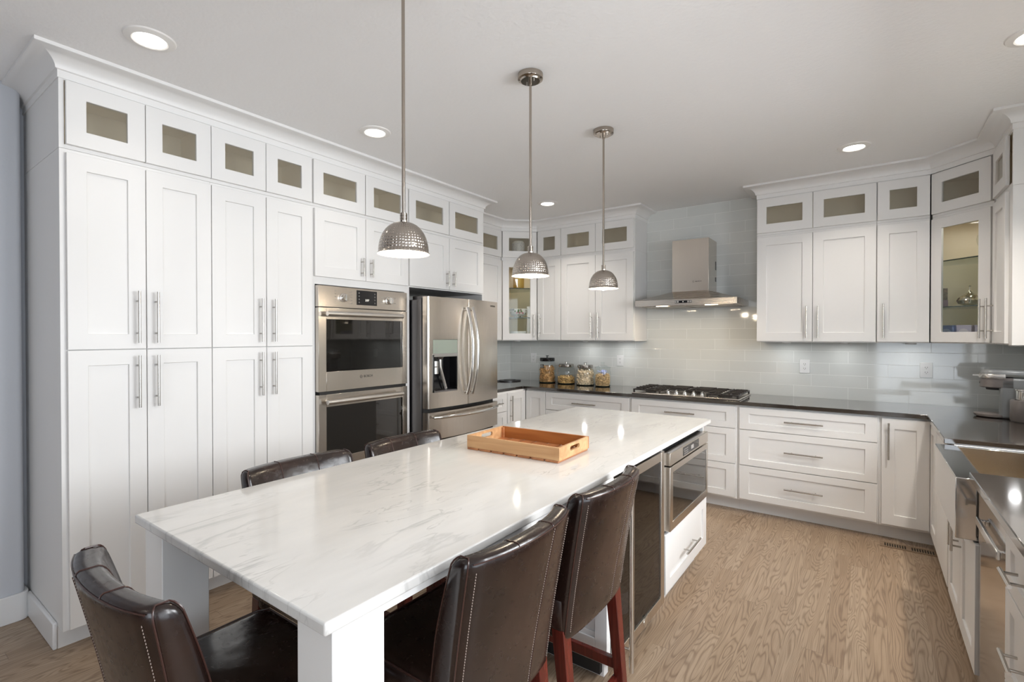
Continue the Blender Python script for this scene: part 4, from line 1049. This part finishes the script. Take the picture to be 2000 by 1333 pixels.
# ---------------------------------------------------------------- pendant lights
def pendant(y, x, label):
    rt = root('pendant_light', label, 'pendant light', (x, y, 1.742), 0, 'hammered dome pendants over the island'); top = CZ-1.742
    R, hh = .0885, .113
    prof = [(R+.003, -.001), (R+.003, .002), (R, .004)] + [(R*math.cos(a)**.82 if a < pi/2-.01 else .012, .006+(hh-.006)*math.sin(a)) for a in [k*(pi/2-.13)/12 for k in range(1, 13)]]
    b = mb(); b.lathe(prof, (0, 0, 0), 64, uv=True); sh = b.build('shade', 'hammered', rt, ang=80, norm=False)
    inn = [(R+.003, -.001)] + [((R-.003)*math.cos(a)**.82, .001+(hh-.010)*math.sin(a)) for a in [k*(pi/2-.2)/10 for k in range(11)]] + [(.0005, hh-.008)]
    b = mb(); b.lathe(inn, (0, 0, 0), 48); b.build('shade_lining', 'white_in', sh, ang=80)
    b = mb(); prof = [(.012, hh-.004)]
    for k in range(3): z = hh+.011*k; prof += [(.013, z), (.013, z+.008), (.0105, z+.0085), (.0105, z+.0105)]
    prof += [(.0065, hh+.033)]
    b.lathe(prof, (0, 0, 0), 24); b.build('collar', 'nickel', rt, ang=30)
    mb().cyl((0, 0, hh+.03), (0, 0, top-.02), .0062, 16).build('rod', 'nickel', rt)
    b = mb(); b.lathe([(.0005, top-.034), (.046, top-.034), (.048, top-.030), (.050, top-.027), (.0605, top-.025), (.0615, top-.022), (.0615, top-.0005), (.0005, top-.0005)], (0, 0, 0), 48)
    b.cyl((0, 0, top-.034), (0, 0, top-.055), .0085, 16)
    cn = b.build('canopy', 'nickel', rt, ang=30)
    b = mb()
    for s in (-1, 1): b.lathe([(.0005, top-.042), (.003, top-.041), (.003, top-.034)], (s*.026, -s*.008, 0), 12)
    b.build('screw', 'polish', cn)
    b = mb(); b.lathe([(.0005, -.012)] + [(.030*math.sin(a), .018-.030*math.cos(a)) for a in [k*pi/12 for k in range(1, 11)]] + [(.012, .055), (.012, .095)], (0, 0, 0), 28)
    b.build('bulb', 'bulb', rt)
    lamp('pendant_glow', 'POINT', (0, 0, -.022), 3.6, (1, .84, .64), rt, shadow_soft_size=.03)
for y, x, lb in ((1.209, -1.347, 'hammered metal dome pendant hanging over the near half of the island'), (2.016, -1.341, 'hammered metal dome pendant hanging above the wooden tray'), (2.823, -1.335, 'hammered metal dome pendant over the far end of the island')): pendant(y, x, lb)

# ---------------------------------------------------------------- recessed ceiling lights
def downlight(x, y, label, power=2.0):
    rt = root('ceiling_light', label, 'ceiling light', (x, y, CZ-.012), 0, 'recessed round ceiling lights')
    b = mb(); b.lathe([(.062, .0105), (.060, .003), (.066, .0), (.092, .006), (.096, .0115)], (0, 0, 0), 40); b.build('trim_ring', 'trimwhite', rt)
    b = mb(); b.lathe([(.0005, .009), (.0615, .009)], (0, 0, 0), 32); b.build('lens', 'lens', rt)
    l = lamp('downlight_beam', 'AREA', (0, 0, -.004), power, (1, .92, .82), rt, shape='DISK', size=.115, spread=math.radians(115))
downlight(-2.50, .822, 'recessed round ceiling light above the end pantry cabinet', .8)
downlight(-2.50, 2.012, 'recessed round ceiling light above the double oven', .8)
downlight(-2.503, 4.058, 'recessed round ceiling light above the treat-jar corner', 5.5)
downlight(-.085, 4.058, 'recessed round ceiling light above the wide drawer cabinet', 4.6)
downlight(.565, 2.99, 'recessed round ceiling light cut by the photo edge over the sink', 17.0)
for (x, y) in ((.6, -1.2), (-1.3, -1.2)): downlight(x, y, 'recessed round ceiling light over the dining area')

# ---------------------------------------------------------------- puck lights under the wall cabinets
def puck(x, y, label):
    rt = root('puck_light', label, 'puck light', (x, y, ZU0-.0005), 0, 'puck lights under the wall cabinets')
    mb().lathe([(.034, -.0005), (.034, -.010), (.028, -.012), (.027, -.009), (.0005, -.009)], (0, 0, 0), 28).build('housing', 'plastic_w', rt, ang=30)
    mb().lathe([(.0005, -.0105), (.026, -.0105)], (0, 0, 0), 24).build('lens', 'lens', rt)
    lamp('puck_beam', 'AREA', (0, 0, -.014), .32, (.96, .98, 1), rt, shape='DISK', size=.05)
for x, y, lb in ((-3.25, 4.62, 'small round puck light under the glass-door corner cabinet above the slate board'), (-2.50, 4.82, 'small round puck light under the cabinet above the jars, farther from the hood'), (-2.08, 4.82, 'small round puck light under the cabinet above the jars, nearer the hood'),
                 (-.57, 4.82, 'small round puck light under the cabinet right beside the hood'), (-.16, 4.82, 'small round puck light under the middle of the cabinets right of the hood'), (.26, 4.80, 'small round puck light under the corner unit above the right-hand outlet'), (.74, 4.30, 'added round puck light brightening the tile above the coffee maker')): puck(x, y, lb)  # the coffee-maker puck is an added lamp to lift the dark tile there

# ---------------------------------------------------------------- outlets, vent
def outlet(x, label):
    rt = root('wall_outlet', label, 'outlet', (x, YB, 1.181), 0, 'white wall outlets on the backsplash')
    pl = mb().box(-.0385, .0385, -.006, -.0003, -.0585, .0585).build('cover_plate', 'plastic_w', rt, bevel=.002)
    for zz in (-.019, .019):
        rc = mb().lathe([(.0165, -.006), (.0165, -.0085), (.0005, -.0085)], (0, 0, zz), 20, axis='y').build('receptacle', 'plastic_w', rt)
        b = mb(); b.box(-.008, -.0055, -.0092, -.0084, zz-.002, zz+.007); b.box(.0055, .008, -.0092, -.0084, zz-.002, zz+.007); b.box(-.002, .002, -.0092, -.0084, zz-.010, zz-.006)
        b.build('slot', 'text_d', rc)
for x, lb in ((-3.272, 'white outlet on the backsplash behind the black-lidded jar'), (-2.162, 'white outlet on the backsplash between the jars and the cooktop'),
              (-.450, 'white outlet on the backsplash below the double cabinet right of the hood'), (.364, 'white outlet on the backsplash by the coffee maker')): outlet(x, lb)
rt = root('floor_vent', 'wooden floor vent with dark slots at the corner toe kick', 'vent', (.225, 4.287, .0005))
b = mb(); hw, hd = .155, .050
b.box(-hw, hw, -hd, -hd+.018, 0, .004); b.box(-hw, hw, hd-.018, hd, 0, .004)
xs = [-hw, -.135]; 
b.box(-hw, -.135, -hd+.018, hd-.018, 0, .004); b.box(.135, hw, -hd+.018, hd-.018, 0, .004); b.box(-.012, .012, -hd+.018, hd-.018, 0, .004)
for s in (0, 1):
    for k in range(9):
        x = (-.135 if s == 0 else .012)+.123*(k+.0)/9; b.box(x, x+.0055, -hd+.018, hd-.018, 0, .004)
b.build('grille', 'vent', rt)
mb().box(-hw+.002, hw-.002, -hd+.002, hd-.002, .0002, .0012).build('duct', 'dark', rt)

# ---------------------------------------------------------------- jars with treats
def bits(name, label, cx, cy, r, z0, z1, mat, size, n, seed):
    """loose biscuits filling a jar: one uncountable heap"""
    rd = random.Random(seed); b = mb()
    core = r*.80
    b.lathe([(.0005, 0), (core, 0), (core, (z1-z0)*.93), (.0005, z1-z0-.008)], (0, 0, 0), 16)
    for i in range(n):
        if rd.random() < .78: a = rd.uniform(0, 2*pi); q_ = r-size[0]*.62; z = rd.uniform(size[2]*.6, z1-z0)
        else: a = rd.uniform(0, 2*pi); q_ = (r-size[0]*.7)*math.sqrt(rd.random()); z = z1-z0+rd.uniform(-.006, .012)
        m4 = Matrix.Translation(Vector((q_*math.cos(a), q_*math.sin(a), z))) @ Matrix.Rotation(rd.uniform(0, pi), 4, 'Z') @ Matrix.Rotation(rd.uniform(-1.2, 1.2), 4, 'X') @ Matrix.Rotation(rd.uniform(-.9, .9), 4, 'Y')
        s = [size[k]*rd.uniform(.75, 1.15)/2 for k in range(3)]
        b.box(-s[0], s[0], -s[1], s[1], -s[2], s[2], m=m4)
    o = b.build(name, mat, bevel=0); o.location = (cx, cy, z0); return tag(o, label, 'dog treats', kind='stuff')
JG = 'glass treat jars on the counter'
def jar(cx, cy, R, h, rn, label, lid, lidh):
    rt = root('glass_jar', label, 'jar', (cx, cy, ZK+.0005), 0, JG)
    b = mb(); b.lathe([(.0005, .0), (R-.008, 0), (R, .010), (R, h-.05), (R-.006, h-.025), (rn, h-.006), (rn, h+.004)], (0, 0, 0), 40); b.build('glass_body', 'jarglass', rt, ang=70)
    b = mb(); b.lathe([(.0005, .0008), (R-.008, .0008), (R-.001, .009), (R-.004, .010), (R-.012, .005), (.0005, .005)], (0, 0, 0), 40); b.build('glass_foot', 'edge', rt, ang=70)
    if lid == 'glass':
        b = mb(); b.lathe([(R-.004, h-.004), (R+.002, h), (R+.002, h+.004), (R*.6, h+.010), (R*.55, h+.018), (.018, h+.026), (.0005, h+.027)], (0, 0, 0), 36); l = b.build('lid', 'jarglass', rt, ang=70)
        b = mb(); b.lathe([(.0005, h+.055), (.022, h+.054), (.023, h+.050), (.017, h+.046), (.017, h+.027)], (0, 0, 0), 24); b.build('lid_knob', 'jarglass', l)
    else:
        m_ = 'black' if lid == 'black' else 'satin'
        b = mb(); b.lathe([(rn+.006, h-.004), (rn+.008, h+.001), (rn+.008, h+lidh-.006), (rn+.002, h+lidh), (.0005, h+lidh+.002)], (0, 0, 0), 40); l = b.build('lid', m_, rt, ang=30)
        b = mb(); b.lathe([(.0085, h+lidh), (.007, h+lidh+.016), (.019, h+lidh+.020), (.019, h+lidh+.024), (.0005, h+lidh+.026)], (0, 0, 0), 20); b.build('lid_knob', m_, l)
    return rt
j = jar(-2.985, 4.835, .098, .248, .078, 'tallest glass jar, black lid, half full of brown biscuits', 'black', .036)
b = mb()
for k in range(6):
    a0 = math.radians(-112+k*5); a1 = math.radians(-112+k*5+5); r = .0985
    b.rings([[(r*math.cos(a0), r*math.sin(a0), .170), (r*math.cos(a1), r*math.sin(a1), .170)], [(r*math.cos(a0), r*math.sin(a0), .213), (r*math.cos(a1), r*math.sin(a1), .213)]], False, False, False)
lb_ = b.build('chalk_label', 'text_d', j)
a = math.radians(-97)
for k, s_ in enumerate(('DOG', 'TREAT')): text('lettering', s_, .015, 'text_w', lb_, (.0992*math.cos(a), .0992*math.sin(a), .200-.018*k), (pi/2, 0, a+pi/2))
bits('dog_biscuits', 'brown bone biscuits filling the jar with the black lid', -2.985, 4.835, .093, ZK+.006, ZK+.170, 'biscuit1', (.032, .020, .014), 190, 1)
jar(-2.742, 4.845, .100, .190, .076, 'glass jar with steel lid, a quarter full of small golden kibble', 'steel', .030)
bits('golden_kibble', 'small golden kibble at the bottom of the steel-lidded jar', -2.742, 4.845, .095, ZK+.006, ZK+.074, 'biscuit2', (.016, .013, .010), 260, 2)
jar(-2.490, 4.815, .101, .190, .076, 'glass jar with steel lid, nearly full of pale bone biscuits', 'steel', .030)
bits('pale_biscuits', 'pale bone biscuits nearly filling the second steel-lidded jar', -2.490, 4.815, .096, ZK+.006, ZK+.158, 'biscuit3', (.036, .018, .013), 190, 3)
jar(-2.275, 4.795, .083, .200, .078, 'glass jar with a clear glass lid and a lilac scoop inside', 'glass', .02)
bits('tan_kibble', 'tan kibble in the jar with the clear glass lid', -2.275, 4.795, .078, ZK+.006, ZK+.118, 'biscuit4', (.018, .015, .012), 240, 4)
b = mb(); b.lathe([(.0005, 0), (.024, .0), (.030, .030), (.028, .030)], (0, 0, 0), 20); b.box(-.075, -.020, -.006, .006, .006, .011)
o = b.build('scoop', 'scoop', bevel=0); o.location = (-2.262, 4.790, ZK+.135); o.rotation_euler = (.3, .25, 0); tag(o, 'lilac plastic scoop lying on kibble inside the jar with the glass lid', 'scoop')

# dark slate board in the corner
b = mb(); pts = [(.13*math.cos(a)*(1+.08*math.sin(3*a)), .115*math.sin(a)*(1+.06*math.cos(2*a))) for a in [2*pi*k/28 for k in range(28)]]
b.prism(pts, 0, .012); b.prism([(x*.55, y*.55) for x, y in pts], .012, .018); b.box(.10, .20, -.02, .02, .002, .012)
o = b.build('slate_board', 'slate', bevel=.002); o.location = (-3.44, 4.72, ZK+.0005); o.rotation_euler = (0, 0, -2.1); tag(o, 'dark slate serving board lying on the counter beside the fridge', 'serving board')

# ---------------------------------------------------------------- coffee maker (front faces -x)
rt = root('coffee_maker', 'warm grey single-serve coffee maker on the counter by the sink wall', 'coffee maker', (.60, 4.50, ZK+.0005), math.radians(-9))
b = mb(); b.rings([[(.075*1.0+.155*c_-.0, .085*s_, z) if c_ < 0 else (.075+.12*c_, .085*s_, z) for c_, s_ in [(math.cos(2*pi*k/28), math.sin(2*pi*k/28)) for k in range(28)]] for z in (0, .010)])
b2 = mb(); ell = lambda R1, R2, cx, z: [(cx+R1*math.cos(2*pi*k/32), R2*math.sin(2*pi*k/32), z) for k in range(32)]
b2.rings([ell(.085, .065, .075, 0), ell(.100, .078, .075, .006), ell(.105, .080, .075, .020), ell(.098, .074, .075, .024)]); b.b.free()
b2.build('drip_tray', 'keurig', rt, ang=50)
b = mb(); b.box(.095, .315, -.075, .085, 0, .262); b.build('column', 'keurig2', rt, bevel=.018, seg=4)
def dshape(x0, x1, hw, z): # rounded nose towards -x
    n = 14; return [(x0+hw-hw*math.cos(a), hw*math.sin(a), z) for a in [-pi/2+pi*k/n for k in range(n+1)]][::1] + [(x1, hw, z), (x1, -hw, z)]
b = mb(); b.rings([dshape(.005, .16, .070, .195), dshape(.0, .16, .075, .200), dshape(.0, .16, .075, .255), dshape(.0, .16, .075, .262)]); b.build('brew_head', 'keurig', rt, ang=40)
b = mb(); b.rings([dshape(-.004, .125, .078, .256), dshape(-.006, .125, .081, .262), dshape(-.006, .125, .081, .278), dshape(0, .125, .077, .284)]); b.box(-.032, 0, -.03, .03, .268, .276); b.build('handle', 'silverp', rt, ang=40)
b = mb(); b.rings([dshape(.004, .26, .070, .284), dshape(.004, .26, .070, .298), dshape(.012, .25, .062, .308), dshape(.04, .22, .04, .313)]); b.build('lid', 'keurig2', rt, ang=50)
b = mb(); b.lathe([(.0005, .180), (.042, .180), (.045, .195)], (.075, 0, 0), 24); b.build('nozzle', 'rubber', rt)
b = mb(); b.lathe([(.0005, 0), (.066, 0), (.072, .008), (.072, .128), (.068, .134), (.050, .134), (.048, .128), (.0005, .128)], (.215, -.135, 0), 36); b.box(.15, .28, -.135, -.07, .0, .13); b.build('frother_base', 'keurig', rt, ang=50)
b = mb()
for k in range(3): b.box(.13+.0, .1305, -.10+.02*k, -.09+.02*k, .08, .086)
b.build('button', 'text_d', rt)
b = mb(); b.box(.17, .30, -.074, .06, .0, .256); b.build('water_tank', 'keurig', rt, bevel=.012, seg=3)
text('logo', 'K', .016, 'text_d', rt, (.004, -.045, .225), (pi/2, 0, -1.0))
f = root('frother_cup', 'polished steel milk cup sitting in the coffee maker base', 'cup', (0, 0, 0))
f.matrix_world = Matrix.Translation((.60, 4.50, ZK+.0005)) @ Matrix.Rotation(math.radians(-9), 4, 'Z') @ Matrix.Translation((.215, -.135, .1285))
b = mb(); b.lathe([(.0005, 0), (.045, 0), (.046, .004), (.047, .062), (.053, .066), (.053, .072), (.030, .078), (.0005, .079)], (0, 0, 0), 36); b.build('cup_body', 'polish', f, ang=30)
b = mb(); b.tube([(.046, .005, .06), (.066, .007, .058), (.068, .007, .03), (.046, .005, .018)], .004, 8); b.build('handle', 'polish', f)

# ---------------------------------------------------------------- things inside the cabinets
def on_shelf(name, label, cat, x, y, z): return root(name, label, cat, (x, y, z+.0006))
zg = ZG0+.018
r_ = on_shelf('ceramic_canister', 'grey lattice-patterned ceramic canister in the corner glass cabinet', 'canister', -3.225, 4.600, zg+.0015)
lathe_obj('canister_body', [(.0005, 0), (.066, 0), (.072, .01), (.072, .17), (.066, .178), (.058, .178)], None, 'pattern', r_, cap0=False)
lathe_obj('lid', [(.062, .178), (.064, .186), (.055, .197), (.0005, .199)], None, 'ceramic', r_)
r_ = on_shelf('ceramic_figure', 'speckled egg-shaped ceramic figure in the narrow glass cabinet', 'figurine', -2.765, 4.80, zg+.0035)
lathe_obj('figure_body', [(.0005, .02), (.05, .022), (.062, .05), (.064, .09), (.052, .14), (.034, .175), (.030, .185)], None, 'owl', r_)
lathe_obj('foot', [(.0005, 0), (.055, 0), (.062, .02), (.058, .04)], None, 'amber', r_)
lathe_obj('neck', [(.030, .183), (.038, .20), (.034, .225), (.0005, .235)], None, 'ceramic', r_)
r_ = on_shelf('gold_jar', 'gold textured jar on the upper glass shelf of the corner cabinet', 'jar', -3.235, 4.62, 1.983)
lathe_obj('jar_body', [(.0005, 0), (.058, 0), (.063, .008), (.063, .165), (.052, .175), (.052, .18)], None, 'gold', r_)
lathe_obj('lid', [(.056, .178), (.058, .2), (.0005, .204)], None, 'gold', r_)
r_ = on_shelf('floral_bowl', 'white bowl painted with flowers on the lower glass shelf', 'bowl', -3.230, 4.61, 1.655)
lathe_obj('bowl_body', [(.0005, 0), (.045, 0), (.05, .012), (.088, .035), (.104, .095), (.100, .096), (.08, .04), (.0005, .014)], None, 'floral', r_, seg=40)
b = mb()
for k, (a, z, s_) in enumerate(((-1.15, .050, 1), (-1.0, .062, 0), (-.8, .052, 1), (-.6, .065, 0), (-.45, .05, 1), (-1.35, .068, 0), (-.95, .078, 0))):
    rr = .0885+.0155*(z-.035)/.06; b.mi = 0 if s_ else 1; b.lathe([(.0005, .006), (.010, .0045), (.012, .0)], (0, 0, 0), 8)
    vs = b.b.verts[:] if False else None
    b.b.verts.ensure_lookup_table(); nn = 24
    m4 = Matrix.Translation((rr*math.cos(a), rr*math.sin(a), z)) @ Matrix.Rotation(a, 4, 'Z') @ Matrix.Rotation(pi/2, 4, 'Y')
    for v in b.b.verts[-nn:]: v.co = m4 @ v.co
b.build('flower', ['pink', 'green_g'], r_)
r_ = on_shelf('white_bowl', 'plain white bowl on the floor of the corner cabinet', 'bowl', -3.225, 4.60, ZU0+.0196)
lathe_obj('bowl_body', [(.0005, 0), (.06, 0), (.085, .012), (.095, .07), (.097, .085), (.091, .085), (.08, .014), (.0005, .01)], None, 'ceramic', r_, seg=40)
r_ = on_shelf('silver_bottle', 'squat mercury-glass bottle with a thin neck on the glass shelf', 'bottle', .575, 4.700, 1.655)
lathe_obj('bottle_body', [(.0005, 0), (.022, 0), (.030, .006), (.062, .018), (.073, .040), (.066, .058), (.040, .078), (.015, .094), (.007, .110), (.006, .135)], None, 'silver', r_, seg=36)
lathe_obj('stopper', [(.006, .135), (.008, .139), (.006, .145), (.0005, .147)], None, 'silver', r_)
def tin(x, y, m1, lab, emblem):
    r_ = root('tea_tin', lab, 'tin', (x, y, ZU0+.0201), -pi/4+.1, 'small square tins in the corner cabinet')
    body = mb().box(-.046, .046, -.035, .035, 0, .108).build('tin_body', m1, r_, bevel=.003)
    mb().box(-.047, .047, -.036, .036, .094, .1085).build('lid', m1, r_, bevel=.003)
    b = mb(); ep = emblem
    pts = [(.034*math.cos(a), .050+.034*math.sin(a)) for a in [k*pi/12 for k in range(13)]] + [(-.034, .012), (.034, .012)]
    mm = Matrix(((1, 0, 0, 0), (0, 0, 1, -.0362), (0, 1, 0, 0), (0, 0, 0, 1)))
    b.prism(pts, 0, .0006, mm); b.build('arch_print', ep, body)
    return body
t1 = tin(.475, 4.735, 'blue_tin', 'blue square tea tin on the corner cabinet floor', 'blue_l')
b = mb(); b.lathe([(.0005, -.0372), (.020, -.0372), (.020, -.0362)], (0, 0, .045), 24, axis='y'); b.build('round_emblem', 'blue_d', t1)
text('lettering', 'TEA', .013, 'text_w', t1, (0, -.0376, .045), (pi/2, 0, 0))
tin(.562, 4.690, 'lilac_tin', 'lilac square tea tin beside the blue tin', 'lilac_l')
tin(.650, 4.630, 'lilac_tin', 'lilac square tea tin half hidden by the door stile', 'lilac_l')
r_ = on_shelf('patterned_box', 'small brown and mauve patterned box at the shelf edge by the silver bottle', 'box', .442, 4.765, 1.655)
mb().box(-.022, .022, -.03, .03, 0, .05).build('box_body', 'mauve', r_); mb().box(-.020, .020, -.028, .028, .05, .135).build('lid', 'brownbox', r_)
for k, (x, y) in enumerate(((.640, 4.68), (.672, 4.76))):
    r_ = on_shelf('wine_glass', ('clear stemmed wine glass at the front of the top glass shelf', 'clear stemmed wine glass behind the front one on the top shelf')[k], 'glass', x, y, 1.983)
    r_['group'] = 'wine glasses on the top shelf'
    lathe_obj('bowl', [(.004, .075), (.03, .095), (.036, .13), (.030, .165)], None, 'jarglass', r_)
    lathe_obj('stem', [(.0005, 0), (.03, .001), (.03, .003), (.004, .008), (.0035, .075)], None, 'jarglass', r_)
for k in range(4):
    o = mb().lathe([(.0005, 0), (.06, 0), (.075, .003), (.105, .014), (.104, .017), (.075, .008), (.0005, .006)], (0, 0, 0), 36).build('plate', 'ceramic')
    o.location = (-3.14, 2.80, zg+.0036+k*.0095); tag(o, ('lowest', 'second', 'third', 'topmost')[k] + ' white plate of the stack in the glass cabinet over the fridge', 'plate', 'white plates over the fridge')
r_ = on_shelf('drinking_glass', 'small white drinking glass in the glass cabinet beside the fridge', 'glass', -3.40, 3.86, zg+.0035)
lathe_obj('glass_body', [(.0005, 0), (.022, 0), (.030, .11), (.028, .11), (.020, .004), (.0005, .004)], None, 'ceramic', r_)
